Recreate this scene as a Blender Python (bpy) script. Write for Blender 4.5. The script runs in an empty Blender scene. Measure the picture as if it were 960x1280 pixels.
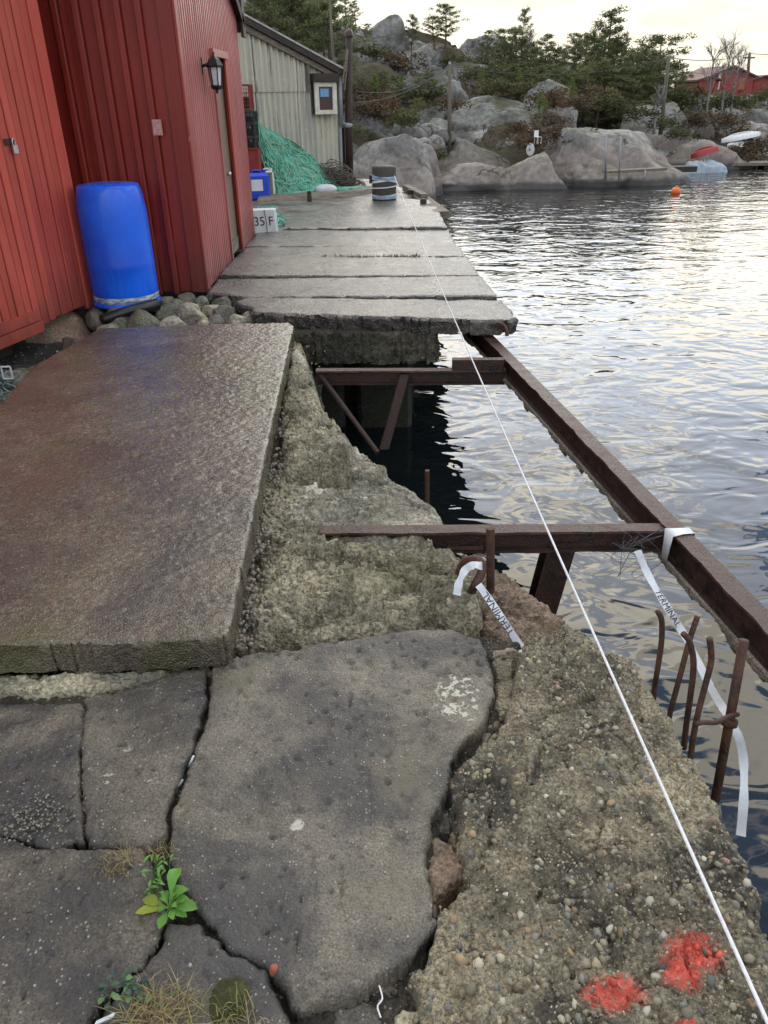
import bpy, math, random
import numpy as np
from mathutils import Vector, Matrix
random.seed(7); RNG = np.random.default_rng(7)
R_ = math.radians
scene = bpy.context.scene
COL = scene.collection

# ------------------------------------------------------------------ camera
F_PX, CAM_H, PITCH, ROLL = 950.0, 1.5, R_(28.75), R_(0.8)
fwd = np.array([0, math.cos(PITCH), -math.sin(PITCH)])
_r0 = np.array([1.0, 0, 0]); _u0 = np.cross(_r0, fwd)
rgt = math.cos(ROLL)*_r0 - math.sin(ROLL)*_u0
upv = math.sin(ROLL)*_r0 + math.cos(ROLL)*_u0
CAM = np.array([0, 0, CAM_H])
cam_d = bpy.data.cameras.new('camera'); cam = bpy.data.objects.new('camera', cam_d); COL.objects.link(cam)
cam_d.sensor_fit = 'VERTICAL'; cam_d.sensor_height = 24.0; cam_d.sensor_width = 18.0
cam_d.lens = 24.0*F_PX/1280.0; cam_d.clip_start = 0.05; cam_d.clip_end = 3000
cam.matrix_world = Matrix(((rgt[0], upv[0], -fwd[0], 0), (rgt[1], upv[1], -fwd[1], 0), (rgt[2], upv[2], -fwd[2], CAM_H), (0, 0, 0, 1)))
scene.camera = cam

# ------------------------------------------------------------------ sky, sun, exposure
CLOUD_SEED = 4.37
SUN_EL, SUN_AZ = R_(20), R_(6)          # low sun behind thin cloud, ahead over the inlet
world = bpy.data.worlds.new('World'); scene.world = world; world.use_nodes = True
SUN_DIR = Vector((math.sin(SUN_AZ)*math.cos(SUN_EL), math.cos(SUN_AZ)*math.cos(SUN_EL), math.sin(SUN_EL)))
sun_d = bpy.data.lights.new('sun', 'SUN'); sun = bpy.data.objects.new('sun', sun_d); COL.objects.link(sun)
sun_d.energy = 0.5; sun_d.angle = R_(50); sun_d.color = (1.0, 0.93, 0.82)
sun.rotation_euler = (-SUN_DIR).to_track_quat('-Z', 'Y').to_euler()
scene.view_settings.view_transform = 'Standard'; scene.view_settings.look = 'None'
scene.view_settings.gamma = 1.0; scene.view_settings.use_curve_mapping = False
scene.view_settings.exposure = 0.85

class NT:
    """small helper to write node trees"""
    def __init__(s, tree): s.t = tree; s.n = tree.nodes; s.l = tree.links
    def node(s, typ, **kw):
        n = s.n.new(typ)
        for k, v in kw.items(): setattr(n, k, v)
        return n
    def put(s, sock, v):
        if hasattr(v, 'is_output') or isinstance(v, bpy.types.NodeSocket): s.l.new(v, sock)
        elif isinstance(v, (tuple, list)) and sock.type == 'RGBA' and len(v) == 3: sock.default_value = (*v, 1)
        else: sock.default_value = v
    def pos(s): return s.node('ShaderNodeNewGeometry').outputs['Position']
    def scale(s, vec, sc):
        n = s.node('ShaderNodeMapping'); s.put(n.inputs['Vector'], vec); n.inputs['Scale'].default_value = sc; return n.outputs[0]
    def noise(s, vec, scale, detail=4, rough=0.55, dist=0.0, out='Fac'):
        n = s.node('ShaderNodeTexNoise'); s.put(n.inputs['Vector'], vec)
        n.inputs['Scale'].default_value = scale; n.inputs['Detail'].default_value = detail
        n.inputs['Roughness'].default_value = rough; n.inputs['Distortion'].default_value = dist
        return n.outputs[out]
    def voro(s, vec, scale, out='Distance', feature='F1', rnd=1.0):
        n = s.node('ShaderNodeTexVoronoi', feature=feature); s.put(n.inputs['Vector'], vec)
        n.inputs['Scale'].default_value = scale; n.inputs['Randomness'].default_value = rnd; return n.outputs[out]
    def math(s, op, a, b=0.0, c=None, clamp=False):
        n = s.node('ShaderNodeMath', operation=op, use_clamp=clamp); s.put(n.inputs[0], a); s.put(n.inputs[1], b)
        if c is not None: s.put(n.inputs[2], c)
        return n.outputs[0]
    def rng(s, v, a, b, c=0.0, d=1.0):
        n = s.node('ShaderNodeMapRange', interpolation_type='SMOOTHSTEP'); s.put(n.inputs[0], v)
        for i, q in enumerate((a, b, c, d)): n.inputs[i+1].default_value = q
        return n.outputs[0]
    def mix(s, fac, a, b, blend='MIX'):
        n = s.node('ShaderNodeMix', data_type='RGBA', blend_type=blend); s.put(n.inputs['Factor'], fac)
        s.put(n.inputs[6], a); s.put(n.inputs[7], b); return n.outputs[2]
    def bump(s, h, strength=1.0, dist=0.01, normal=None):
        n = s.node('ShaderNodeBump'); s.put(n.inputs['Height'], h); n.inputs['Strength'].default_value = strength
        n.inputs['Distance'].default_value = dist
        if normal is not None: s.put(n.inputs['Normal'], normal)
        return n.outputs[0]
    def xyz(s, vec):
        n = s.node('ShaderNodeSeparateXYZ'); s.put(n.inputs[0], vec); return n.outputs
    def comb(s, x, y, z):
        n = s.node('ShaderNodeCombineXYZ')
        for i, q in enumerate((x, y, z)): s.put(n.inputs[i], q)
        return n.outputs[0]

def mat(name):
    m = bpy.data.materials.new(name); m.use_nodes = True
    nt = NT(m.node_tree); b = m.node_tree.nodes['Principled BSDF']
    return m, nt, b

def build_world():
    w = NT(world.node_tree); bg = world.node_tree.nodes['Background']
    sky = w.node('ShaderNodeTexSky', sky_type='NISHITA'); sky.sun_disc = False
    sky.sun_elevation = SUN_EL; sky.sun_rotation = SUN_AZ; sky.air_density = 1.0; sky.dust_density = 0.1; sky.ozone_density = 3.0
    d = w.node('ShaderNodeTexCoord').outputs['Generated']
    x, y, z = w.xyz(d)
    zc = w.math('ADD', w.math('MAXIMUM', z, 0.0), 0.16)
    p = w.comb(w.math('DIVIDE', x, zc), w.math('DIVIDE', y, zc), CLOUD_SEED)
    n1 = w.noise(p, 1.9, 6, 0.5, 0.3)
    n2 = w.noise(p, 2.6, 5, 0.6, 0.2)
    cover = w.math('MAXIMUM', w.rng(n1, 0.465, 0.555), 0.06)
    dn = w.node('ShaderNodeVectorMath', operation='DOT_PRODUCT'); w.put(dn.inputs[0], d); dn.inputs[1].default_value = SUN_DIR
    glow = w.math('POWER', w.math('MAXIMUM', dn.outputs['Value'], 0.0), 5.0)
    grey = w.mix(w.rng(n2, 0.3, 0.7), (2.05, 2.05, 2.02), (4.15, 4.0, 3.7))
    cl = w.mix(glow, grey, (5.0, 4.5, 3.5))
    lift = w.rng(z, 0.08, 0.42, 1.0, 2.75)                # an overcast layer is thinner, so brighter, overhead than near the horizon
    cl = w.mix(1.0, cl, w.comb(lift, lift, lift), 'MULTIPLY')
    low = w.rng(z, 0.15, 0.30, 1.0, 0.0)                # cloud layer closes up towards the horizon
    cov = w.math('MAXIMUM', cover, w.math('MULTIPLY', low, 0.95))
    c = w.mix(cov, sky.outputs[0], cl)
    w.put(bg.inputs['Color'], c); bg.inputs['Strength'].default_value = 0.15
build_world()

# ------------------------------------------------------------------ geometry helpers
def ray(x, y): return fwd + (x-480.0)/F_PX*rgt - (y-640.0)/F_PX*upv
def PZ(x, y, z=0.0): d = ray(x, y); return CAM + (z-CAM_H)/d[2]*d
def PY(x, y, Y): d = ray(x, y); return CAM + Y/d[1]*d
def PX(x, y, X): d = ray(x, y); return CAM + X/d[0]*d

def _h(ix, iy, iz, seed):
    n = (ix.astype(np.int64)*374761393 + iy.astype(np.int64)*668265263 + iz.astype(np.int64)*2147483647 + seed*974711) & 0xffffffff
    n = ((n ^ (n >> 13))*1274126177) & 0xffffffff
    n = ((n ^ (n >> 16))*2246822519) & 0xffffffff
    return ((n ^ (n >> 15)) & 0xffffff)/float(0xffffff)
def vnoise(P, scale=1.0, seed=0):
    p = P*scale + 1000.0; i = np.floor(p); f = p-i; f = f*f*f*(f*(f*6-15)+10); i = i.astype(np.int64)
    out = 0
    for a in (0, 1):
        for b in (0, 1):
            for c in (0, 1):
                w = (f[:, 0] if a else 1-f[:, 0])*(f[:, 1] if b else 1-f[:, 1])*(f[:, 2] if c else 1-f[:, 2])
                out = out + w*_h(i[:, 0]+a, i[:, 1]+b, i[:, 2]+c, seed)
    return out*2-1
def fbm(P, scale=1.0, octv=4, seed=0, gain=0.5):
    o = 0; a = 1.0; t = 0
    for k in range(octv):
        o = o + a*vnoise(P, scale*2.03**k, seed+k*17); t += a; a *= gain
    return o/t
def worley(P2, scale, seed=0):
    p = P2*scale + 500.0; i = np.floor(p).astype(np.int64); f1 = np.full(len(p), 9.0); f2 = f1.copy(); cid = np.zeros(len(p))
    z = np.zeros(len(p), dtype=np.int64)
    for dx in (-1, 0, 1):
        for dy in (-1, 0, 1):
            cx = i[:, 0]+dx; cy = i[:, 1]+dy
            qx = cx + _h(cx, cy, z, seed); qy = cy + _h(cx, cy, z+1, seed)
            d = np.hypot(p[:, 0]-qx, p[:, 1]-qy); r = _h(cx, cy, z+2, seed)
            closer = d < f1
            f2 = np.where(closer, f1, np.minimum(f2, d)); cid = np.where(closer, r, cid); f1 = np.where(closer, d, f1)
    return f1, f2, cid

def facets(P2, scale, seed=0, tilt=1.0):
    """broken-rock relief: flat tilted faces meeting in sharp breaks, heights about -1..1"""
    w = P2+0.25/scale*np.stack([fbm(np.c_[P2, P2[:, 0]*0], scale*1.5, 3, seed+40), fbm(np.c_[P2, P2[:, 0]*0], scale*1.5, 3, seed+50)], 1)
    p = w*scale+500.0; i = np.floor(p).astype(np.int64); f1 = np.full(len(p), 9.0); out = np.zeros(len(p)); z = np.zeros(len(p), dtype=np.int64)
    for dx in (-1, 0, 1):
        for dy in (-1, 0, 1):
            cx = i[:, 0]+dx; cy = i[:, 1]+dy; ox = p[:, 0]-cx-_h(cx, cy, z, seed); oy = p[:, 1]-cy-_h(cx, cy, z+1, seed); d = np.hypot(ox, oy)
            h = _h(cx, cy, z+2, seed)*1.2-0.6+tilt*(ox*(_h(cx, cy, z+3, seed)-.5)+oy*(_h(cx, cy, z+4, seed)-.5))*1.6
            c = d < f1; out = np.where(c, h, out); f1 = np.where(c, d, f1)
    return out
def link(o, parent=None):
    COL.objects.link(o)
    if parent is not None: o.parent = parent
    return o
def tag(o, label=None, cat=None, group=None, kind=None):
    if label: o['label'] = label
    if cat:
        o['category'] = cat
        if not kind: o['kind'] = 'thing'
    if group: o['group'] = group
    if kind: o['kind'] = kind
    return o
def thing(name, loc, label, cat, group=None):
    o = bpy.data.objects.new(name, None); o.empty_display_size = 0.1; o.location = tuple(loc); link(o)
    return tag(o, label, cat, group)
WL = {}
def wloc(o):
    l = Vector(o.location)
    while o.parent: o = o.parent; l = l + Vector(o.location)
    return np.array(l)
def mk(name, V, Fc, m, parent=None, smooth=False, base=None, local=False):
    """one mesh object; V in world coordinates unless local"""
    V = np.asarray(V, dtype=float)
    off = np.zeros(3)
    if not local:
        if parent is not None: off = wloc(parent)
        else: off = np.array(base) if base is not None else np.array([V[:, 0].mean(), V[:, 1].mean(), V[:, 2].min()])
    me = bpy.data.meshes.new(name)
    me.from_pydata([tuple(v) for v in (V-off)], [], [tuple(map(int, f)) for f in Fc]) if not isinstance(Fc, np.ndarray) else fastmesh(me, V-off, Fc)
    me.materials.append(m)
    if smooth: me.polygons.foreach_set('use_smooth', np.ones(len(me.polygons), dtype=bool))
    me.update()
    o = bpy.data.objects.new(name, me)
    if parent is None: o.location = tuple(off)
    return link(o, parent)
def fastmesh(me, V, Fq):
    n = Fq.shape[1]
    me.vertices.add(len(V)); me.vertices.foreach_set('co', V.astype(np.float32).ravel())
    me.loops.add(Fq.size); me.loops.foreach_set('vertex_index', Fq.astype(np.int32).ravel())
    me.polygons.add(len(Fq)); me.polygons.foreach_set('loop_start', np.arange(0, Fq.size, n, dtype=np.int32))
    me.polygons.foreach_set('loop_total', np.full(len(Fq), n, dtype=np.int32)) if False else None
    me.update(calc_edges=True); me.validate()
class MB:
    def __init__(s): s.v = []; s.f = []
    def add(s, V, Fc):
        o = len(s.v); s.v.extend([tuple(p) for p in V]); s.f.extend([tuple(i+o for i in q) for q in Fc]); return s
    def hexa(s, c):  # 8 corners, bottom 4 then top 4 (same winding)
        return s.add(c, [(3, 2, 1, 0), (4, 5, 6, 7), (0, 1, 5, 4), (1, 2, 6, 5), (2, 3, 7, 6), (3, 0, 4, 7)])
    def obox(s, o, ax, ay, az):   # corner + three edge vectors
        o, ax, ay, az = map(np.array, (o, ax, ay, az))
        return s.hexa([o, o+ax, o+ax+ay, o+ay, o+az, o+ax+az, o+ax+ay+az, o+ay+az])
    def bbox(s, o, ax, ay, az, b=0.004):   # box with chamfered vertical-ish edges around az
        o, ax, ay, az = (np.array(q, dtype=float) for q in (o, ax, ay, az))
        ux = ax/np.linalg.norm(ax)*b; uy = ay/np.linalg.norm(ay)*b
        loop = [o+ux, o+ax-ux, o+ax+uy, o+ax+ay-uy, o+ax+ay-ux, o+ay+ux, o+ay-uy, o+uy]
        V = loop+[p+az for p in loop]
        return s.add(V, [tuple(range(7, -1, -1)), tuple(range(8, 16))]+[(i, (i+1) % 8, 8+(i+1) % 8, 8+i) for i in range(8)])
    def tube(s, pts, rad, n=8, cap=True):
        pts = [np.array(p, dtype=float) for p in pts]; m = len(pts)
        rads = rad if hasattr(rad, '__len__') else [rad]*m
        base = len(s.v); up = np.array([0, 0, 1.0]); prev = None
        for i in range(m):
            t = pts[min(i+1, m-1)]-pts[max(i-1, 0)]; t = t/(np.linalg.norm(t)+1e-9)
            if prev is None:
                a = np.cross(t, up)
                if np.linalg.norm(a) < 0.05: a = np.cross(t, np.array([1.0, 0, 0]))
            else: a = prev - t*np.dot(prev, t)
            a = a/(np.linalg.norm(a)+1e-9); prev = a; b = np.cross(t, a)
            for k in range(n):
                an = 2*math.pi*k/n; s.v.append(tuple(pts[i]+rads[i]*(math.cos(an)*a+math.sin(an)*b)))
        for i in range(m-1):
            for k in range(n):
                s.f.append((base+i*n+k, base+i*n+(k+1) % n, base+(i+1)*n+(k+1) % n, base+(i+1)*n+k))
        if cap:
            s.f.append(tuple(base+k for k in range(n-1, -1, -1))); s.f.append(tuple(base+(m-1)*n+k for k in range(n)))
        return s
    def lathe(s, c, prof, n=24, cap=True):   # profile of (r,z) about a vertical axis
        base = len(s.v); c = np.array(c)
        for r, z in prof:
            for k in range(n):
                an = 2*math.pi*k/n; s.v.append((c[0]+r*math.cos(an), c[1]+r*math.sin(an), c[2]+z))
        for i in range(len(prof)-1):
            for k in range(n): s.f.append((base+i*n+k, base+i*n+(k+1) % n, base+(i+1)*n+(k+1) % n, base+(i+1)*n+k))
        if cap:
            s.f.append(tuple(base+k for k in range(n-1, -1, -1))); s.f.append(tuple(base+(len(prof)-1)*n+k for k in range(n)))
        return s
    def build(s, name, m, parent=None, smooth=False, base=None): return mk(name, s.v, s.f, m, parent, smooth, base)
def spline(pts, k=8):
    pts = [np.array(p, dtype=float) for p in pts]; P = [pts[0]]+pts+[pts[-1]]; out = []
    for i in range(1, len(P)-2):
        for j in range(k):
            t = j/k; a, b, c, d = P[i-1], P[i], P[i+1], P[i+2]
            out.append(0.5*((2*b)+(-a+c)*t+(2*a-5*b+4*c-d)*t*t+(-a+3*b-3*c+d)*t**3))
    out.append(pts[-1]); return out
def ico(sub):
    import bmesh
    bm = bmesh.new(); bmesh.ops.create_icosphere(bm, subdivisions=sub, radius=1.0)
    V = np.array([v.co[:] for v in bm.verts]); Fc = np.array([[v.index for v in f.verts] for f in bm.faces]); bm.free(); return V, Fc
ICO = {k: ico(k) for k in (1, 2, 3, 4, 5)}
def rock_mesh(size, sub=4, rough=0.12, seed=0, sq=0.75, fs=1.4, facet=0.0):
    V, Fc = ICO[sub]; V = V.copy()
    V = np.sign(V)*np.abs(V)**sq; V = V/np.linalg.norm(V, axis=1)[:, None]**0.5
    d = fbm(V+seed*3.7, fs, 5, seed)
    V = V*(1+rough*2*d)[:, None]
    if facet > 0:
        rs = np.random.default_rng(seed)
        for _ in range(14):
            n = rs.normal(size=3); n[2] = abs(n[2])*0.8; n /= np.linalg.norm(n); lim = 0.62+0.30*rs.random()
            k = V@n; over = np.maximum(k-lim, 0); V = V-np.outer(over*facet, n)
    return V*np.array(size), Fc
def sdf_poly(X, Y, poly):
    poly = np.asarray(poly, dtype=float); d = np.full(X.shape, 1e9); ins = np.zeros(X.shape, dtype=bool); n = len(poly)
    for i in range(n):
        a = poly[i]; b = poly[(i+1) % n]; e = b-a
        t = np.clip(((X-a[0])*e[0]+(Y-a[1])*e[1])/(e@e+1e-12), 0, 1)
        d = np.minimum(d, np.hypot(X-a[0]-t*e[0], Y-a[1]-t*e[1]))
        c = ((a[1] > Y) != (b[1] > Y)) & (X < (b[0]-a[0])*(Y-a[1])/(b[1]-a[1]+1e-12)+a[0]); ins ^= c
    return np.where(ins, d, -d)
def piece(name, poly, ztop, depth, m, parent=None, res=0.01, en=0.01, es=12.0, er=0.02, slope=7.0, disp=None, seed=0, smooth=True, sharp=0):
    """a slab or stone: height field cut by an irregular outline, with worn edges and steep broken sides"""
    poly = np.asarray(poly)[:, :2]; lo = poly.min(0)-depth/slope-3*res; hi = poly.max(0)+depth/slope+3*res
    xs = np.arange(lo[0], hi[0]+res, res); ys = np.arange(lo[1], hi[1]+res, res)
    X, Y = np.meshgrid(xs, ys); nx, ny = len(xs), len(ys); X = X.ravel(); Y = Y.ravel()
    s = sdf_poly(X, Y, poly); P = np.stack([X, Y, np.zeros_like(X)], 1)
    keep0 = s > -(depth/slope+3*res+2*en)
    s = s + en*fbm(P, es, 4, seed+5)*2
    zt = ztop(X, Y) if callable(ztop) else np.full(X.shape, float(ztop))
    z = zt.copy()
    if disp is not None: z = z + disp(P, s)
    q = np.clip(er-s, 0, er); z = z-(er-np.sqrt(np.maximum(er*er-q*q, 0)))*0.9
    drop = np.clip(-s, 0, None)*slope
    drop = drop*(1+0.35*fbm(P, es*1.7, 3, seed+9))
    z = z-np.minimum(drop, depth)
    ok = (s > -(depth/slope)-1.5*res) & keep0
    idx = np.arange(nx*ny).reshape(ny, nx)
    q = np.stack([idx[:-1, :-1].ravel(), idx[:-1, 1:].ravel(), idx[1:, 1:].ravel(), idx[1:, :-1].ravel()], 1)
    q = q[ok[q].any(axis=1)]
    used = np.unique(q); rem = np.full(nx*ny, -1); rem[used] = np.arange(len(used))
    V = np.stack([X, Y, z], 1)[used]; q = rem[q]
    o = mk(name, V, q, m, parent, smooth)
    if sharp: o.data.set_sharp_from_angle(angle=R_(sharp))
    return o
def slab(name, poly, ztop, depth, m, parent=None, res=0.01, en=0.01, es=12.0, er=0.008, disp=None, seed=0, rows=6, srough=0.006, inset=0.0, grow=0.0):
    """a slab with a crisp broken outline: displaced top, boundary snapped to the outline, rough vertical sides"""
    poly = np.asarray(poly)[:, :2]; lo = poly.min(0)-4*res-2*en; hi = poly.max(0)+4*res+2*en
    xs = np.arange(lo[0], hi[0]+res, res); ys = np.arange(lo[1], hi[1]+res, res)
    X, Y = np.meshgrid(xs, ys); nx, ny = len(xs), len(ys); shp = X.shape; X = X.ravel(); Y = Y.ravel()
    P = np.stack([X, Y, np.zeros_like(X)], 1)
    s = sdf_poly(X, Y, poly)+grow+en*fbm(P, es, 5, seed+5, 0.55)*2
    s0 = sdf_poly(X, Y, poly); hy, hx = np.gradient(s0.reshape(shp), res); hg = np.hypot(hx, hy)+1e-6; hx = (hx/hg).ravel(); hy = (hy/hg).ravel()
    gy, gx = np.gradient(s.reshape(shp), res); g = np.hypot(gx, gy)+1e-6; gx = (gx/g**2).ravel(); gy = (gy/g**2).ravel()
    idx = np.arange(nx*ny).reshape(ny, nx)
    q = np.stack([idx[:-1, :-1].ravel(), idx[:-1, 1:].ravel(), idx[1:, 1:].ravel(), idx[1:, :-1].ravel()], 1)
    q = q[(s[q] > -res*0.5).all(axis=1)]
    lim = res*0.75; mv = np.where(s < res*0.5, np.clip(-s, -lim, lim), 0.0)
    X = X+mv*gx; Y = Y+mv*gy; s2 = np.where(s < res*0.5, 0.0, s)
    zt = ztop(X, Y) if callable(ztop) else np.full(X.shape, float(ztop))
    z = zt+(disp(P, s2) if disp is not None else 0.0)
    k = np.clip(er-s2, 0, er); z = z-(er-np.sqrt(np.maximum(er*er-k*k, 0)))
    used = np.unique(q); rem = np.full(nx*ny, -1); rem[used] = np.arange(len(used)); V = np.stack([X, Y, z], 1)[used]; q = rem[q]
    gxx, gyy = hx[used], hy[used]
    e = np.concatenate([q[:, [0, 1]], q[:, [1, 2]], q[:, [2, 3]], q[:, [3, 0]]]); key = {}
    for a_, b_ in e.tolist():
        if (b_, a_) in key: del key[(b_, a_)]
        else: key[(a_, b_)] = 1
    E = np.array(list(key.keys())); bv = np.unique(E); pos = {v: i for i, v in enumerate(bv.tolist())}
    n0 = len(V); nb = len(bv); layers = [V]; faces = [q]; B = V[bv]; G = np.stack([gxx[bv], gyy[bv]], 1)
    for r in range(1, rows+1):
        t = r/rows; L = B.copy(); L[:, 2] = B[:, 2]-depth*t
        d = srough*fbm(L, 30, 4, seed+r*0+11)*2-inset*t-0.0*t
        L[:, :2] -= G*d[:, None]; layers.append(L)
    allv = np.concatenate(layers)
    ia = np.array([pos[a_] for a_ in E[:, 0].tolist()]); ib = np.array([pos[b_] for b_ in E[:, 1].tolist()])
    for r in range(rows):
        ta = E[:, 0] if r == 0 else n0+(r-1)*nb+ia; tb = E[:, 1] if r == 0 else n0+(r-1)*nb+ib
        faces.append(np.stack([tb, ta, n0+r*nb+ia, n0+r*nb+ib], 1))
    o = mk(name, allv, np.concatenate(faces), m, parent, True)
    try: o.data.set_sharp_from_angle(angle=R_(58))
    except Exception: pass
    return o
def pxpoly(pts, z): return np.array([PZ(x, y, z) for x, y in pts])
def copy_tree(o, parent=None):
    c = o.copy(); COL.objects.link(c); c.parent = parent
    for ch in list(o.children): copy_tree(ch, c)
    return c

# ------------------------------------------------------------------ materials
def concrete(name, dark, light, speck=0.5, rough=0.75, bumpd=0.004, stain=None, wet=0.0, spec=0.5, film=0.0, speck_scale=110.0, bump_scale=60.0, extra=None):
    m, n, b = mat(name); p = n.pos()
    big = n.noise(p, 1.7, 5, 0.6, 0.4); mid = n.noise(p, 9.0, 5, 0.6)
    c = n.mix(n.rng(n.math('ADD', n.math('MULTIPLY', big, 0.65), n.math('MULTIPLY', mid, 0.35)), 0.36, 0.64), dark, light)
    fine = n.noise(p, bump_scale*2.2, 4, 0.65)
    c = n.mix(n.rng(fine, 0.25, 0.75, 0.55, 1.35), (0, 0, 0), c, 'MIX') if False else n.mix(0.8, c, n.mix(n.rng(fine, 0.3, 0.7), (0.18, 0.18, 0.18), (0.82, 0.82, 0.82)), 'OVERLAY')
    if stain:
        for k, (sc, col, a, bb, amt) in enumerate(stain):
            off = n.node('ShaderNodeVectorMath', operation='ADD'); n.put(off.inputs[0], p); off.inputs[1].default_value = (3.1*k+1.3, 7.7*k, 2.0)
            c = n.mix(n.math('MULTIPLY', n.rng(n.noise(off.outputs[0], sc, 5, 0.6, 0.5), a, bb), amt), c, col)
    vd = n.voro(p, speck_scale); vd = n.math('MULTIPLY', vd, n.rng(n.noise(p, speck_scale*0.35, 2), 0.35, 0.65, 0.75, 1.7)); vc = n.voro(p, speck_scale, 'Color'); r, g, bl = n.xyz(vc)
    on = n.math('MULTIPLY', n.rng(vd, 0.22, 0.34, 1.0, 0.0), n.math('GREATER_THAN', r, 1.0-speck*0.5))
    sc = n.mix(g, (0.17, 0.13, 0.10), (0.40, 0.37, 0.31))
    c = n.mix(n.math('MULTIPLY', on, 0.85), c, sc)
    if extra: c = extra(n, p, c)
    n.put(b.inputs['Base Color'], c)
    b.inputs['Specular IOR Level'].default_value = spec
    rr = n.rng(n.noise(p, 3.0, 4, 0.6), 0.35, 0.65, rough-wet, rough)
    n.put(b.inputs['Roughness'], rr)
    h = n.math('ADD', n.noise(p, bump_scale, 5, 0.7), n.math('MULTIPLY', n.math('SUBTRACT', 0.4, vd), 0.5))
    n.put(b.inputs['Normal'], n.bump(h, 0.9, bumpd))
    if film:
        b.inputs['Coat Weight'].default_value = film; b.inputs['Coat Roughness'].default_value = 0.10; b.inputs['Coat IOR'].default_value = 1.4
        n.put(b.inputs['Coat Normal'], n.bump(n.noise(n.scale(p, (1, 1.5, 1)), 55, 3, 0.6), 1.0, 0.0045))
    return m

def rock_mat(name, dark, light, lichen=(0.30, 0.31, 0.25), moss=0.0, tide=True, sc=1.0, bump=0.05, crack=True, pink=0.35):
    m, n, b = mat(name); p = n.pos(); x, y, z = n.xyz(p)
    a = n.noise(p, 0.8*sc, 6, 0.62, 0.6); f = n.noise(p, 7.0*sc, 5, 0.7)
    c = n.mix(n.rng(a, 0.33, 0.67), dark, light)
    c = n.mix(0.6, c, n.mix(n.rng(f, 0.3, 0.7), (0.2, 0.2, 0.2), (0.8, 0.8, 0.8)), 'OVERLAY')
    c = n.mix(n.math('MULTIPLY', n.rng(n.noise(p, 1.6*sc, 6, 0.7, 0.4), 0.55, 0.68), 0.6), c, lichen)
    if tide:
        zz = n.math('ADD', z, n.math('MULTIPLY', n.math('SUBTRACT', n.noise(p, 0.9, 4), 0.5), 1.2))
        c = n.mix(n.math('MULTIPLY', n.rng(zz, -0.6, 0.5, 1.0, 0.0), pink), c, (0.29, 0.205, 0.16))
        c = n.mix(n.rng(n.math('ADD', z, n.math('MULTIPLY', n.math('SUBTRACT', a, 0.5), 0.25)), -1.08, -0.92, 0.9, 0.0), c, (0.05, 0.05, 0.05))
        streak = n.noise(n.scale(p, (2.2, 2.2, 0.25)), 2.0, 5, 0.65)
        c = n.mix(n.math('MULTIPLY', n.rng(streak, 0.58, 0.70), 0.30), c, (0.06, 0.06, 0.06))
    if moss > 0:
        nz = n.xyz(n.node('ShaderNodeNewGeometry').outputs['Normal'])[2]
        mm = n.math('MULTIPLY', n.rng(n.noise(p, 0.9*sc, 6, 0.7), 0.46, 0.56), n.rng(nz, 0.45, 0.85))
        c = n.mix(n.math('MULTIPLY', mm, moss), c, n.mix(n.noise(p, 6*sc, 3), (0.035, 0.045, 0.012), (0.11, 0.10, 0.035)))
    n.put(b.inputs['Base Color'], c); b.inputs['Roughness'].default_value = 0.7
    h = n.math('ADD', n.math('MULTIPLY', n.noise(p, 2.5*sc, 7, 0.65), 1.0), n.math('MULTIPLY', f, 0.25))
    if crack:
        wv = n.node('ShaderNodeVectorMath', operation='ADD'); n.put(wv.inputs[0], n.scale(p, (0.42*sc, 0.42*sc, 0.8*sc))); n.put(wv.inputs[1], n.mix(1.0, n.noise(p, 0.7*sc, 4, 0.6, 0, 'Color'), (0.9, 0.9, 0.9), 'MULTIPLY'))
        ck = n.math('MULTIPLY', n.rng(n.voro(wv.outputs[0], 1.0, 'Distance', 'DISTANCE_TO_EDGE'), 0.0, 0.028, 1.0, 0.0), n.rng(n.noise(p, 0.5*sc, 3), 0.42, 0.55))
        n.put(b.inputs['Base Color'], n.mix(n.math('MULTIPLY', ck, 0.85), c, (0.028, 0.025, 0.016)))
        cr = n.rng(n.voro(n.scale(p, (0.35*sc, 0.35*sc, 0.6*sc)), 1.0, 'Distance', 'DISTANCE_TO_EDGE'), 0.0, 0.05)
        h = n.math('ADD', h, n.math('MULTIPLY', cr, 0.4))
    n.put(b.inputs['Normal'], n.bump(h, 0.8, bump))
    return m

def paint(name, col, col2, wear=(0.55, 0.33, 0.30), rough=0.45, wear_amt=0.5, grain=(30, 30, 1.2), bumpd=0.003):
    m, n, b = mat(name); p = n.pos()
    g = n.noise(n.scale(p, grain), 1.0, 5, 0.65)
    c = n.mix(n.rng(n.noise(p, 1.1, 4), 0.3, 0.7), col, col2)
    c = n.mix(0.35, c, n.mix(n.rng(g, 0.3, 0.7), (0.3, 0.3, 0.3), (0.7, 0.7, 0.7)), 'OVERLAY')
    w = n.math('MULTIPLY', n.rng(n.noise(n.scale(p, (grain[0]*.8, grain[1]*.8, 6)), 1.0, 4, 0.6), 0.66, 0.72), wear_amt)
    c = n.mix(w, c, wear)
    zz = n.math('ADD', n.xyz(p)[2], n.math('MULTIPLY', n.math('SUBTRACT', n.noise(n.scale(p, (5, 5, 1.5)), 1.0, 5, 0.65), 0.5), 1.1))
    c = n.mix(n.rng(zz, -0.1, 0.45, 0.55, 0.0), c, (0.045, 0.028, 0.018))
    oi = n.node('ShaderNodeObjectInfo').outputs['Random']
    c = n.mix(n.math('MULTIPLY', oi, 0.30), c, (0.11, 0.022, 0.016))
    n.put(b.inputs['Base Color'], c); n.put(b.inputs['Roughness'], n.rng(g, 0.3, 0.7, rough-0.1, rough+0.15))
    n.put(b.inputs['Normal'], n.bump(g, 0.6, bumpd))
    return m

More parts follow.
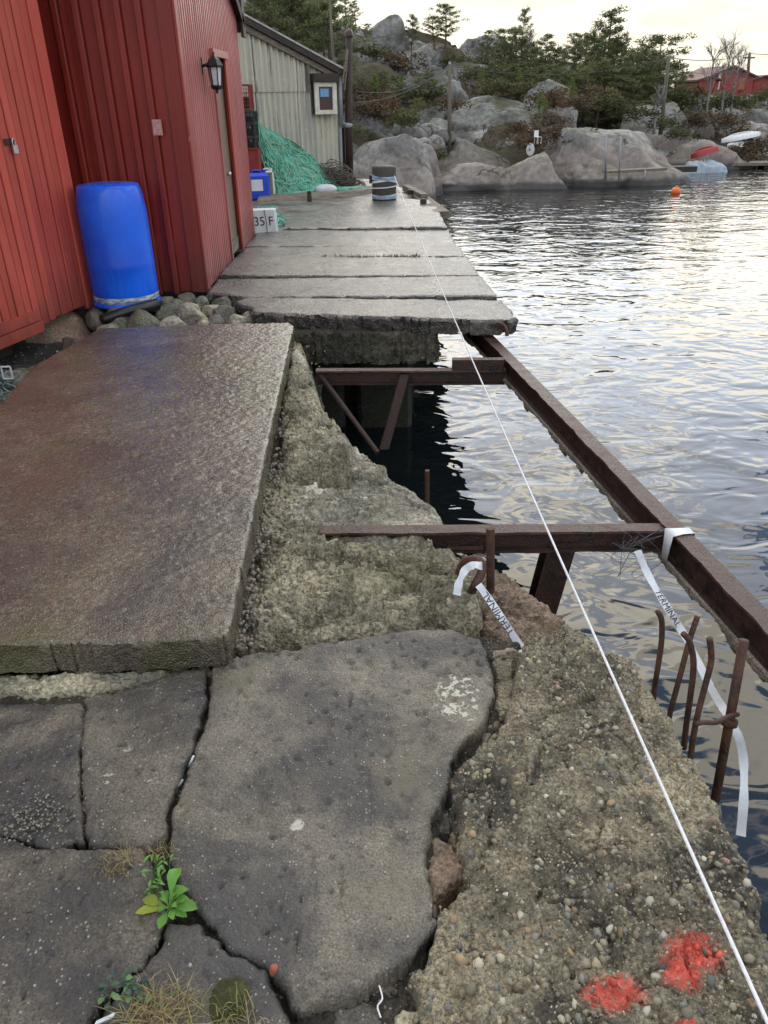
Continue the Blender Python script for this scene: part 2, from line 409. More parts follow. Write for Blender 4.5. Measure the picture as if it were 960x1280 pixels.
def plain(name, col, rough=0.5, metal=0.0, var=0.15, scale=12.0, bump=0.0, trans=0.0, vec=None):
    m, n, b = mat(name); p = n.pos()
    if vec: p = n.scale(p, vec)
    f = n.noise(p, scale, 5, 0.65)
    lo = tuple(c*(1-var) for c in col); hi = tuple(min(1, c*(1+var)) for c in col)
    n.put(b.inputs['Base Color'], n.mix(n.rng(f, 0.3, 0.7), lo, hi))
    b.inputs['Roughness'].default_value = rough; b.inputs['Metallic'].default_value = metal
    if trans: b.inputs['Transmission Weight'].default_value = trans
    if bump: n.put(b.inputs['Normal'], n.bump(f, 0.8, bump))
    return m

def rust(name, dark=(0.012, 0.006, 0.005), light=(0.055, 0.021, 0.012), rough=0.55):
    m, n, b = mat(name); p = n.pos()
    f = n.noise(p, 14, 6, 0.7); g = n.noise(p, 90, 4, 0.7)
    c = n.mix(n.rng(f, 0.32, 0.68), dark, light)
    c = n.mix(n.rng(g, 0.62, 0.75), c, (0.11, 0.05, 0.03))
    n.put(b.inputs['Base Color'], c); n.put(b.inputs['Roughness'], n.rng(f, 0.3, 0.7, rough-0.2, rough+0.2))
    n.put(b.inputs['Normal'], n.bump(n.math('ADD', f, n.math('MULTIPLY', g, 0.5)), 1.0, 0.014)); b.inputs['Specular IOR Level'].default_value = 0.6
    return m

def attr_mat(name, rough=0.6, trans=False, bump=0.0):
    m, n, b = mat(name); a = n.node('ShaderNodeAttribute', attribute_name='tint')
    c = a.outputs['Color']
    f = n.noise(n.pos(), 260, 3)
    c = n.mix(0.35, c, n.mix(f, (0.25, 0.25, 0.25), (0.75, 0.75, 0.75)), 'OVERLAY')
    n.put(b.inputs['Base Color'], c); b.inputs['Roughness'].default_value = rough
    if trans:
        t = n.node('ShaderNodeBsdfTranslucent'); n.put(t.inputs[0], c); mx = n.node('ShaderNodeMixShader'); mx.inputs[0].default_value = 0.3
        n.l.new(b.outputs[0], mx.inputs[1]); n.l.new(t.outputs[0], mx.inputs[2]); n.l.new(mx.outputs[0], n.n['Material Output'].inputs['Surface'])
    return m
def set_tint(o, cols):
    a = o.data.color_attributes.new('tint', 'FLOAT_COLOR', 'POINT')
    c = np.ones((len(o.data.vertices), 4), dtype=np.float32); c[:, :3] = cols; a.data.foreach_set('color', c.ravel())

M = {}
def smooth_mask(n, p, cx, cy, rx, ry, w=0.25, ns=14.0):
    """a blot with a ragged outline at a fixed place on the ground"""
    x, y, z = n.xyz(p)
    dx = n.math('DIVIDE', n.math('SUBTRACT', x, cx), rx); dy = n.math('DIVIDE', n.math('SUBTRACT', y, cy), ry)
    d = n.math('SQRT', n.math('ADD', n.math('MULTIPLY', dx, dx), n.math('MULTIPLY', dy, dy)))
    d = n.math('ADD', d, n.math('MULTIPLY', n.math('SUBTRACT', n.noise(p, ns, 4, 0.6), 0.5), 1.3))
    return n.rng(d, 0.75-w, 0.75+w, 1.0, 0.0)
def lichen_extra(blots, col):
    def fn(n, p, c):
        for (cx, cy, rx, ry, cov) in blots:
            k = n.math('MULTIPLY', smooth_mask(n, p, cx, cy, rx, ry, 0.2, 0.9/max(rx, 0.03)), n.rng(n.noise(p, 55, 5, 0.65), 0.62-cov, 0.67-cov))
            c = n.mix(k, c, col)
        return c
    return fn

def make_materials():
    # water: dark sea with rippled surface
    m, n, b = mat('sea_water'); p = n.pos()
    b.inputs['Base Color'].default_value = (0.006, 0.009, 0.010, 1); b.inputs['Roughness'].default_value = 0.015; b.inputs['IOR'].default_value = 1.56
    b.inputs['Specular IOR Level'].default_value = 0.5
    q = n.scale(p, (0.70, 1.0, 1.0))
    h1 = n.math('MULTIPLY', n.noise(q, 1.3, 2, 0.5, 0.8), 0.042)
    h2 = n.math('MULTIPLY', n.noise(q, 4.0, 1.5, 0.45, 1.1), 0.014)
    h3 = n.math('MULTIPLY', n.noise(q, 13.0, 2, 0.5, 0.4), 0.0008)
    h = n.math('ADD', n.math('ADD', h1, h2), h3)
    x, y, z = n.xyz(p)
    for (cx, cy, r) in ((0.80, 3.65, 0.26), (0.63, 4.25, 0.10)):    # rings of falling drops
        d = n.math('SQRT', n.math('ADD', n.math('POWER', n.math('SUBTRACT', x, cx), 2.0), n.math('POWER', n.math('SUBTRACT', y, cy), 2.0)))
        ring = n.math('MULTIPLY', n.math('SINE', n.math('MULTIPLY', d, 95.0)), n.rng(d, r*0.4, r, 1.0, 0.0))
        h = n.math('ADD', h, n.math('MULTIPLY', ring, 0.0014))
    n.put(b.inputs['Normal'], n.bump(h, 1.0, 1.0)); M['water'] = m
    # ground and rock
    M['fill'] = concrete('dark_rubble_soil', (0.012, 0.011, 0.009), (0.045, 0.040, 0.032), 0.5, 0.9, 0.02, speck_scale=40, bump_scale=18)
    M['pier'] = concrete('wet_pier_concrete', (0.010, 0.010, 0.008), (0.035, 0.033, 0.025), 0.3, 0.8, 0.015, stain=[(3.0, (0.02, 0.03, 0.012), 0.5, 0.62, 0.8)], bump_scale=22)  # near-black base: the deep shade under the dock is put into the colour
    M['rock'] = rock_mat('grey_coastal_rock', (0.125, 0.123, 0.118), (0.33, 0.32, 0.30), moss=0.65, pink=0.42)
    M['rock_mossy'] = rock_mat('mossy_coastal_rock', (0.09, 0.092, 0.082), (0.24, 0.24, 0.21), lichen=(0.19, 0.20, 0.12), moss=0.8)
    m, n, b = mat('heath_ground'); p = n.pos()
    a = n.noise(p, 0.55, 6, 0.65); f = n.noise(p, 5.0, 5, 0.7)
    heath = n.mix(n.rng(a, 0.4, 0.6), (0.050, 0.034, 0.020), (0.055, 0.060, 0.022)); heath = n.mix(n.rng(f, 0.3, 0.7), heath, (0.10, 0.075, 0.04))
    g2 = n.noise(p, 1.6, 6, 0.65, 0.4); bed = n.mix(n.rng(g2, 0.33, 0.67), (0.10, 0.102, 0.10), (0.27, 0.267, 0.255)); bed = n.mix(0.6, bed, n.mix(n.rng(f, 0.3, 0.7), (0.2, 0.2, 0.2), (0.8, 0.8, 0.8)), 'OVERLAY')
    c = n.mix(n.rng(n.noise(p, 0.30, 6, 0.6, 0.5), 0.47, 0.53), bed, heath)
    n.put(b.inputs['Base Color'], c); b.inputs['Roughness'].default_value = 0.9; n.put(b.inputs['Normal'], n.bump(f, 1.0, 0.25)); M['heath'] = m
    M['soil'] = concrete('crack_soil', (0.016, 0.014, 0.010), (0.070, 0.058, 0.040), 0.6, 0.9, 0.012, speck_scale=90, bump_scale=50)
    # concretes
    M['slab_wet'] = concrete('wet_brown_slab', (0.050, 0.040, 0.026), (0.145, 0.116, 0.075), 0.40, 0.24, 0.011,
        stain=[(1.4, (0.070, 0.042, 0.020), 0.50, 0.64, 0.65), (1.1, (0.030, 0.026, 0.026), 0.54, 0.66, 0.7), (1.2, (0.085, 0.085, 0.025), 0.50, 0.62, 0.7), (7.0, (0.02, 0.016, 0.016), 0.60, 0.68, 0.5)],
        wet=0.10, spec=0.6, film=0.7, speck_scale=150, bump_scale=38)
    M['dock'] = concrete('dock_concrete', (0.042, 0.038, 0.033), (0.125, 0.112, 0.096), 0.6, 0.42, 0.014, stain=[(1.3, (0.05, 0.048, 0.046), 0.50, 0.66, 0.7), (4.5, (0.025, 0.023, 0.025), 0.60, 0.66, 0.8), (2.6, (0.21, 0.19, 0.165), 0.56, 0.70, 0.6)], wet=0.18, spec=0.6, film=0.35, speck_scale=70, bump_scale=30)
    M['slab_mid'] = concrete('grey_slab', (0.066, 0.060, 0.049), (0.195, 0.170, 0.128), 0.42, 0.62, 0.0032, stain=[(2.4, (0.038, 0.037, 0.039), 0.45, 0.62, 0.75), (3.5, (0.16, 0.138, 0.085), 0.54, 0.68, 0.5)], wet=0.12, speck_scale=130, bump_scale=90,
        extra=lichen_extra([(0.205, 1.71, 0.085, 0.13, 0.10), (-0.225, 1.27, 0.02, 0.02, 0.2)], (0.50, 0.49, 0.40)))
    M['slab_dark'] = concrete('dark_slab', (0.046, 0.041, 0.034), (0.160, 0.137, 0.100), 0.45, 0.6, 0.0035, stain=[(2.6, (0.026, 0.025, 0.029), 0.46, 0.62, 0.7), (4.0, (0.13, 0.11, 0.075), 0.60, 0.72, 0.5)], wet=0.12, speck_scale=120, bump_scale=80,
        extra=lichen_extra([(-0.72, 1.52, 0.024, 0.020, 0.12), (-0.74, 1.415, 0.024, 0.022, 0.12), (-0.62, 1.40, 0.012, 0.012, 0.15)], (0.42, 0.40, 0.33)))
    def agg(n, p, c):
        x, y, z = n.xyz(p)
        c = n.mix(n.math('MULTIPLY', n.rng(n.noise(p, 4, 5, 0.6), 0.48, 0.62), 0.8), c, (0.048, 0.042, 0.035))
        for (cx, cy, rx, ry) in RED_PAINT:
            k = n.math('MULTIPLY', smooth_mask(n, p, cx, cy, rx, ry, 0.28, 16), n.rng(n.noise(p, 70, 4, 0.7), 0.25, 0.45))
            c = n.mix(n.math('MULTIPLY', k, 0.92), c, n.mix(n.noise(p, 45, 3), (0.62, 0.075, 0.055), (0.70, 0.15, 0.10)))
        return c
    M['aggregate'] = concrete('coarse_aggregate_concrete', (0.098, 0.085, 0.056), (0.43, 0.37, 0.245), 0.8, 0.8, 0.009, speck_scale=120, bump_scale=60, extra=agg)
    M['rubble'] = concrete('foundation_rock', (0.145, 0.128, 0.084), (0.47, 0.42, 0.29), 0.35, 0.75, 0.012, stain=[(3.0, (0.07, 0.07, 0.05), 0.54, 0.66, 0.45), (2.0, (0.22, 0.205, 0.10), 0.55, 0.7, 0.5), (1.8, (0.34, 0.32, 0.27), 0.56, 0.66, 0.5)], wet=0.15, speck_scale=80, bump_scale=30)
    M['rubble_pale'] = concrete('pale_foundation_rock', (0.20, 0.185, 0.138), (0.48, 0.44, 0.34), 0.3, 0.7, 0.008, stain=[(4.0, (0.08, 0.075, 0.055), 0.54, 0.66, 0.6)], wet=0.1, speck_scale=90, bump_scale=28,
        extra=lichen_extra([(*PZ(396, 609, -.15)[:2], 0.07, 0.05, 0.24), (*PZ(437, 588, -.15)[:2], 0.085, 0.04, 0.24), (*PZ(455, 616, -.15)[:2], 0.04, 0.03, 0.15)], (0.72, 0.68, 0.58)))
    M['brown_stone'] = concrete('brown_stone', (0.105, 0.072, 0.045), (0.28, 0.20, 0.135), 0.3, 0.7, 0.006, stain=[(3, (0.19, 0.17, 0.10), 0.5, 0.64, 0.6)], speck_scale=90, bump_scale=40)
    M['stone'] = concrete('green_tinged_stone', (0.085, 0.085, 0.060), (0.21, 0.205, 0.155), 0.3, 0.75, 0.01, stain=[(6, (0.05, 0.06, 0.02), 0.5, 0.6, 0.6)], speck_scale=70, bump_scale=26)
    # painted timber
    M['red_bright'] = paint('bright_red_boards', (0.52, 0.075, 0.048), (0.60, 0.105, 0.072), rough=0.5, wear_amt=0.25)
    M['red_dark'] = paint('dark_red_boards', (0.25, 0.021, 0.014), (0.30, 0.032, 0.021), rough=0.38, wear_amt=0.12)
    M['red_faded'] = paint('faded_red_boards', (0.36, 0.088, 0.084), (0.45, 0.15, 0.145), wear=(0.62, 0.48, 0.48), rough=0.36, wear_amt=0.8)
    M['worn_edge'] = paint('worn_red_edge', (0.30, 0.035, 0.028), (0.34, 0.06, 0.05), wear=(0.60, 0.42, 0.38), rough=0.45, wear_amt=0.9)  # paler worn red, painted along batten edges as their highlight
    M['timber'] = plain('grey_timber', (0.17, 0.145, 0.11), 0.8, var=0.35, scale=1.0, bump=0.004, vec=(6, 6, 40))
    M['timber_dark'] = plain('dark_brown_timber', (0.035, 0.024, 0.018), 0.6, var=0.35, scale=8, bump=0.004)
    M['door'] = plain('brown_door', (0.19, 0.125, 0.09), 0.5, var=0.12, scale=1.0, bump=0.002, vec=(30, 30, 2))
    m, n, b = mat('weathered_corrugated_steel'); p = n.pos()
    s = n.noise(n.scale(p, (6, 6, 0.5)), 1.0, 6, 0.65); f = n.noise(p, 14, 5, 0.7)
    c = n.mix(n.rng(s, 0.35, 0.65), (0.44, 0.44, 0.39), (0.62, 0.59, 0.47)); c = n.mix(n.rng(n.noise(n.scale(p, (9, 9, 0.8)), 1.3, 5, 0.7), 0.55, 0.7), c, (0.20, 0.20, 0.17))
    c = n.mix(n.math('MULTIPLY', n.rng(f, 0.55, 0.70), 0.6), c, (0.70, 0.68, 0.60))
    n.put(b.inputs['Base Color'], c); b.inputs['Roughness'].default_value = 0.5; b.inputs['Metallic'].default_value = 0.15; n.put(b.inputs['Normal'], n.bump(f, 0.4, 0.004)); M['corrugated'] = m
    M['rust'] = rust('rusted_steel'); M['rust_top'] = rust('rusted_steel_wet', (0.030, 0.016, 0.012), (0.11, 0.05, 0.035), 0.40)  # second rust is paler, the sheen of the top faces put into its colour
    M['rebar'] = rust('rebar_rust', (0.028, 0.013, 0.009), (0.12, 0.048, 0.025), 0.6)
    M['crust'] = concrete('crusted_mortar', (0.10, 0.085, 0.065), (0.24, 0.20, 0.16), 0.5, 0.8, 0.008, speck_scale=90, bump_scale=60)
    M['blue_plastic'] = plain('blue_barrel_plastic', (0.006, 0.085, 0.80), 0.28, var=0.12, scale=3)
    m, n, b = mat('scuffed_blue_plastic'); p = n.pos()
    sc1 = n.noise(n.scale(p, (3, 3, 40)), 1.0, 4, 0.7); sc2 = n.noise(n.scale(p, (40, 40, 4)), 1.0, 4, 0.7)
    c = n.mix(n.rng(n.noise(p, 2.5, 4), 0.3, 0.7), (0.005, 0.085, 0.66), (0.010, 0.145, 0.90)); c = n.mix(n.math('MULTIPLY', n.rng(sc2, 0.66, 0.74), 0.35), c, (0.10, 0.22, 0.62)); c = n.mix(n.math('MULTIPLY', n.rng(sc1, 0.68, 0.74), 0.5), c, (0.006, 0.02, 0.12))
    n.put(b.inputs['Base Color'], c); n.put(b.inputs['Roughness'], n.rng(sc2, 0.4, 0.7, 0.22, 0.42)); M['blue_plastic'] = m
    M['blue_can'] = plain('blue_can_plastic', (0.006, 0.06, 0.55), 0.35, var=0.1)
    M['white_plastic'] = plain('white_plastic', (0.62, 0.66, 0.68), 0.4, var=0.08, scale=9)
    M['tape'] = plain('white_tape', (0.72, 0.76, 0.80), 0.35, var=0.06, scale=25)
    M['tape_blue'] = plain('blue_tape', (0.40, 0.56, 0.72), 0.35, var=0.1, scale=25)
    M['ink'] = plain('black_ink', (0.012, 0.012, 0.015), 0.5, var=0.1)
    M['rope_white'] = plain('white_rope', (0.74, 0.74, 0.76), 0.7, var=0.12, scale=60, bump=0.002)
    M['rope_green'] = attr_mat('green_rope', 0.55)
    M['net_core'] = plain('dark_green_netting', (0.018, 0.075, 0.055), 0.9, var=0.5, scale=30, bump=0.03)
    M['net_grey'] = attr_mat('grey_net', 0.8)
    M['black_metal'] = plain('black_painted_metal', (0.012, 0.012, 0.014), 0.35, var=0.2)
    m, n, b = mat('lantern_glass'); b.inputs['Base Color'].default_value = (0.75, 0.8, 0.82, 1); b.inputs['Roughness'].default_value = 0.25; b.inputs['Specular IOR Level'].default_value = 0.8; n.put(b.inputs['Base Color'], n.mix(n.noise(n.pos(), 30, 2), (0.45, 0.5, 0.53), (0.75, 0.8, 0.82))); M['lantern_glass'] = m
    M['steel'] = plain('bright_steel', (0.55, 0.55, 0.56), 0.3, 0.8, 0.1)
    M['white_paint'] = plain('flaking_white_paint', (0.66, 0.63, 0.55), 0.6, var=0.18, scale=9, bump=0.002)
    m, n, b = mat('dark_window_glass'); n.put(b.inputs['Base Color'], n.mix(n.noise(n.pos(), 3, 2), (0.03, 0.012, 0.012), (0.06, 0.03, 0.025))); b.inputs['Roughness'].default_value = 0.08; M['glass'] = m
    M['blue_print'] = plain('blue_notice', (0.16, 0.36, 0.62), 0.4, var=0.1)
    M['sticker'] = plain('faded_sticker', (0.55, 0.30, 0.28), 0.5, var=0.35, scale=70)
    M['bollard'] = plain('tarred_bollard_timber', (0.050, 0.046, 0.034), 0.7, var=0.35, scale=1.0, bump=0.006, vec=(20, 20, 2.0))
    M['red_plastic'] = plain('dull_red_plastic', (0.23, 0.028, 0.022), 0.5, var=0.2)
    M['black_net'] = plain('black_wire', (0.02, 0.022, 0.024), 0.6, var=0.3)
    M['roof_dark'] = plain('dark_roof_board', (0.040, 0.028, 0.022), 0.7, var=0.3, scale=10)
    M['roof_light'] = plain('pale_roof_edge', (0.42, 0.41, 0.38), 0.5, var=0.2)
    M['gutter'] = plain('grey_pipe', (0.28, 0.30, 0.31), 0.45, 0.2, var=0.12)
    M['bark'] = plain('pine_bark', (0.11, 0.075, 0.055), 0.9, var=0.35, scale=14, bump=0.02)
    M['birch'] = plain('grey_birch_bark', (0.20, 0.185, 0.175), 0.85, var=0.35, scale=8)
    M['needles'] = attr_mat('pine_needles', 0.7, True); M['leaf'] = attr_mat('leaf', 0.5, True); M['pebble'] = attr_mat('pebbles', 0.65)
    M['pole'] = plain('weathered_pole', (0.13, 0.115, 0.085), 0.85, var=0.3, scale=1, vec=(20, 20, 2))
    M['wire'] = plain('overhead_wire', (0.08, 0.08, 0.085), 0.6)
    M['orange'] = plain('orange_float', (0.75, 0.16, 0.03), 0.45, var=0.1)
    M['boat_red'] = plain('red_boat_hull', (0.36, 0.035, 0.03), 0.45, var=0.2); M['boat_white'] = plain('white_boat_hull', (0.72, 0.73, 0.73), 0.4, var=0.08)
    M['tarp'] = plain('pale_blue_tarp', (0.27, 0.33, 0.39), 0.5, var=0.25, scale=4, bump=0.05)
    M['house_red'] = paint('barn_red_cladding', (0.28, 0.035, 0.028), (0.34, 0.06, 0.045), wear_amt=0.1, grain=(3, 3, 0.4)); M['house_orange'] = paint('orange_cladding', (0.42, 0.14, 0.075), (0.46, 0.17, 0.09), wear_amt=0.1, grain=(3, 3, 0.4))
    M['roof_tile'] = plain('brown_roof', (0.13, 0.05, 0.035), 0.7, var=0.2)
    M['brick'] = plain('orange_brick', (0.33, 0.10, 0.06), 0.8, var=0.25, scale=60, bump=0.003)
    M['moss'] = plain('dark_moss', (0.045, 0.05, 0.012), 0.95, var=0.5, scale=60, bump=0.01)
    M['grey_pipe'] = plain('grey_plastic', (0.30, 0.33, 0.36), 0.4, var=0.15)
RED_PAINT = [(*PZ(866, 1192, -0.04)[:2], 0.075, 0.055), (*PZ(768, 1240, -0.04)[:2], 0.070, 0.040), (*PZ(850, 1218, -0.04)[:2], 0.055, 0.035), (*PZ(855, 1292, -0.04)[:2], 0.06, 0.022)]
make_materials()

# ================================================================== SETTING
WZ = -1.2
def struct(o): o['kind'] = 'structure'; return o
struct(MB().add([(-700, -300, WZ), (900, -300, WZ), (900, 1500, WZ), (-700, 1500, WZ)], [(0, 1, 2, 3)]).build('water', M['water']))

def shore_y(x): return np.interp(x, [-60, -20, -4, 1.4, 5.8, 8.5, 11.4, 15.3, 22, 60, 120], [21, 21, 22.5, 26.3, 27.0, 28.5, 31.6, 33.8, 36, 48, 60])
def hill_h(X, Y):
    d = Y-shore_y(X); Hm = np.interp(X, [-60, -20, -9, -2, 6, 14, 20, 32, 120], [6.0, 6.4, 5.8, 4.4, 3.2, 2.1, 1.5, 1.3, 1.3])
    t = np.clip(d/19.0, 0, 1); prof = t*t*(3-2*t)*0.45+t*0.55
    P = np.stack([X, Y, np.zeros_like(X)], 1)
    z = WZ-0.35+(Hm+1.5)*prof+fbm(P, 0.13, 4, 3)*1.5*np.clip(d/6, 0, 1)+fbm(P, 0.6, 4, 8)*0.35*np.clip(d/2, 0, 1)
    z = z+0.55*facets(np.stack([X, Y], 1), 0.28, 5)*np.clip(d/3, 0, 1)+0.22*facets(np.stack([X, Y], 1), 0.8, 6)*np.clip(d/2, 0, 1)
    z = z-np.clip((Y-70)/40, 0, 1)**2*3.0
    return np.where(d < 0, WZ-0.35+d*0.4, z)
def hz(x, y): return float(hill_h(np.array([float(x)]), np.array([float(y)]))[0])
def make_hill():
    xs = np.concatenate([np.linspace(-60, -14, 40)[:-1], np.arange(-14, 34, 0.33), np.linspace(34, 120, 50)])
    ys = np.concatenate([np.arange(19, 58, 0.33), np.linspace(58, 140, 50)])
    X, Y = np.meshgrid(xs, ys); nx, ny = len(xs), len(ys); z = hill_h(X.ravel(), Y.ravel())
    idx = np.arange(nx*ny).reshape(ny, nx)
    q = np.stack([idx[:-1, :-1].ravel(), idx[:-1, 1:].ravel(), idx[1:, 1:].ravel(), idx[1:, :-1].ravel()], 1)
    struct(mk('hill', np.stack([X.ravel(), Y.ravel(), z], 1), q, M['heath'], None, True))
make_hill()

def prism(name, poly, z0, z1, m, parent=None):
    n = len(poly); V = [(*p[:2], z0) for p in poly]+[(*p[:2], z1) for p in poly]
    return mk(name, V, [tuple(range(n-1, -1, -1)), tuple(range(n, 2*n))]+[(i, (i+1) % n, n+(i+1) % n, n+i) for i in range(n)], m, parent)
# earth and rubble under the broken paving, behind the foundation rocks
struct(prism('ground', [(-9, -4), (0.70, -4), (0.72, 0.9), (0.55, 1.6), (0.38, 2.1), (0.12, 2.75), (-0.02, 3.2), (-0.25, 3.9), (-0.45, 4.8), (-0.60, 5.5), (-0.62, 5.95), (-9, 5.95)], -2.0, -0.36, M['fill']))
# yard behind the dock, running back to the hill
struct(prism('yard', [(-9, 6.9), (0.30, 6.9), (0.34, 11.4), (0.40, 15.2), (-0.2, 17.5), (-2.0, 23.5), (-12, 24)], -2.0, -0.16, M['pier']))

# ================================================================== DOCK
def slab_disp(a, sc, seed, dents=0.0):
    def f(P, s):
        z = a*fbm(P, sc, 4, seed)
        if dents: z = z-dents*np.clip(fbm(P, 9, 3, seed+4)-0.25, 0, 1)
        return z
    return f
def make_dock():
    XL = -1.56; yl = [5.86, 6.52, 7.33, 8.28, 8.97, 10.2]
    xr = [1.00, 0.98, 0.93, 0.90, 0.86, 0.86]
    labels = ['front concrete dock slab with a broken edge over the open gap', 'concrete dock slab directly behind the broken front slab, beside the red barn corner',
              'concrete dock slab in front of the grassy joint', 'concrete dock slab behind the grassy joint beside the barn door', 'narrow concrete dock slab next to the raised slab of the bollard']
    for k in range(5):
        y0, y1 = yl[k]+0.008, yl[k+1]-0.008
        skew = [0.05, 0.03, 0.0, -0.02, 0.0][k]
        poly = [(XL+0.02, y0+0.06), (xr[k], y0-0.06), (xr[k+1]+0.01, y1-0.05), (XL+0.02, y1+0.05)]
        if k == 0: poly = [(-1.20, 6.58), (-1.24, 6.40), (-1.08, 6.22), (-1.02, 6.05), (-0.80, 5.98), (-0.4, 5.93), (0.1, 5.86), (0.5, 5.80), (0.84, 5.74), (0.98, 5.74), (1.04, 5.82), (1.01, 6.40), (-0.3, 6.50)]
        if k == 1: poly[0] = (XL+0.03, 6.80); poly.insert(1, (-1.34, 6.74)); poly.insert(2, (-1.22, 6.60))
        tilt = [0.0, 0.004, 0.018, 0.012, 0.006][k]
        o = slab('concrete_slab', poly, (lambda X, Y, t=tilt, k=k: -0.012*k*0+t+0.006*(X+0.3)*(1 if k % 2 else -1)), 0.105, M['dock'], None, res=0.02, en=0.007 if k else 0.022, es=7, er=0.010 if k else 0.02, disp=slab_disp(0.007, 5, 20+k), seed=30+k, srough=0.012, inset=0.0 if k else 0.03)
        tag(o, labels[k], 'concrete slab', 'slabs of the dock')
    o = slab('concrete_slab', [(-1.25, 10.22), (-0.2, 10.16), (0.855, 10.13), (0.83, 12.9), (0.2, 13.3), (-0.5, 12.7), (-1.0, 12.0), (-1.3, 11.0)], 0.035, 0.18, M['dock'], None, res=0.03, en=0.025, es=3, er=0.015, disp=slab_disp(0.008, 3, 41), seed=44)
    tag(o, 'raised concrete slab with a cracked edge that carries the bollard', 'concrete slab', 'slabs of the dock')
    M['yard_conc'] = concrete('yard_concrete', (0.085, 0.078, 0.066), (0.24, 0.225, 0.195), 0.5, 0.6, 0.006, stain=[(1.6, (0.055, 0.038, 0.024), 0.52, 0.62, 0.8), (2.1, (0.05, 0.06, 0.02), 0.56, 0.68, 0.6)], wet=0.25, speck_scale=50, bump_scale=30)
    o = piece('pavement', [(-1.6, 10.15), (0.80, 10.4), (0.62, 13.5), (0.42, 15.4), (-0.1, 17.0), (-4.5, 17.5), (-5.0, 10.0)], -0.015, 0.2, M['yard_conc'], None, res=0.05, en=0.05, es=2, er=0.02, slope=6, disp=slab_disp(0.025, 1.2, 47), seed=48)
    struct(o)
    M['beam_conc'] = concrete('beam_concrete', (0.045, 0.042, 0.030), (0.13, 0.12, 0.085), 0.3, 0.8, 0.02, stain=[(3.0, (0.05, 0.06, 0.02), 0.5, 0.62, 0.6)], bump_scale=18)
    # concrete beam carrying the front slab, standing on a dark pier
    o = slab('concrete_beam', [(-0.95, 5.93), (-0.3, 5.90), (0.40, 5.86), (0.44, 5.94), (0.43, 6.3), (-0.95, 6.3)], -0.118, 0.24, M['beam_conc'], None, res=0.015, en=0.015, es=9, er=0.02, rows=10, srough=0.02, disp=slab_disp(0.01, 8, 51), seed=52)
    tag(o, 'weathered concrete beam with plank marks under the front dock slab', 'concrete beam')
    for i in range(2):
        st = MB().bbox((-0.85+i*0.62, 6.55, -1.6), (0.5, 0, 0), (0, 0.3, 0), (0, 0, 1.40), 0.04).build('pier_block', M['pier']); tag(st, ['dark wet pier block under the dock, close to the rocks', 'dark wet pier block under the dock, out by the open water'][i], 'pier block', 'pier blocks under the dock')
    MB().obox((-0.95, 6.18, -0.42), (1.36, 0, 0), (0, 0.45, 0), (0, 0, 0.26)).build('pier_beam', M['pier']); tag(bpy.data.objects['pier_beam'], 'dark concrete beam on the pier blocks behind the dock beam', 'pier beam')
    # grass growing in a joint
    tufts = MB(); cols = []
    for i in range(420):
        x = random.uniform(-0.62, 0.42); y = 8.28+random.uniform(-0.03, 0.03); h = random.uniform(0.015, 0.05); a = random.uniform(0, 6.28); dx, dy = math.cos(a)*0.006, math.sin(a)*0.006
        lx, ly = random.uniform(-.03, .03), random.uniform(-.03, .03)
        tufts.add([(x-dx, y-dy, 0), (x+dx, y+dy, 0), (x+lx, y+ly, h)], [(0, 1, 2)]); c = random.choice([(0.16, 0.13, 0.05), (0.10, 0.085, 0.035), (0.07, 0.07, 0.025)]); cols += [c]*3
    o = tufts.build('grass', M['leaf']); set_tint(o, cols); tag(o, 'dry moss and grass growing in a joint of the dock', 'grass', kind='stuff')
make_dock()

# ================================================================== NEAR GROUND
def make_raised_slab():
    z = 0.05
    poly = [(-2.6, 1.70), PZ(-200, 812, z)[:2], PZ(0, 806, z)[:2], PZ(140, 803, z)[:2], PZ(272, 797, z)[:2], PZ(285, 793, z)[:2], PZ(320, 625, z)[:2], PZ(345, 505, z)[:2], PZ(367, 407, z)[:2], PZ(360, 403, z)[:2], PZ(240, 406, z)[:2], PZ(125, 410, z)[:2], PZ(45, 455, z)[:2], PZ(0, 505, z)[:2], (-2.35, 3.0)]
    o = slab('concrete_slab', poly, z, 0.105, M['slab_wet'], None, res=0.009, en=0.0035, es=9, er=0.006, seed=60, srough=0.004,
              disp=lambda P, s: 0.007*fbm(P, 1.6, 3, 61)+0.0026*fbm(P*np.array([1, 1.7, 1]), 22, 3, 62)+0.0038*fbm(P*np.array([1, 1.5, 1]), 55, 2, 63))
    tag(o, 'large raised wet concrete slab with brown and green stains beside the red shed', 'concrete slab')
make_raised_slab()

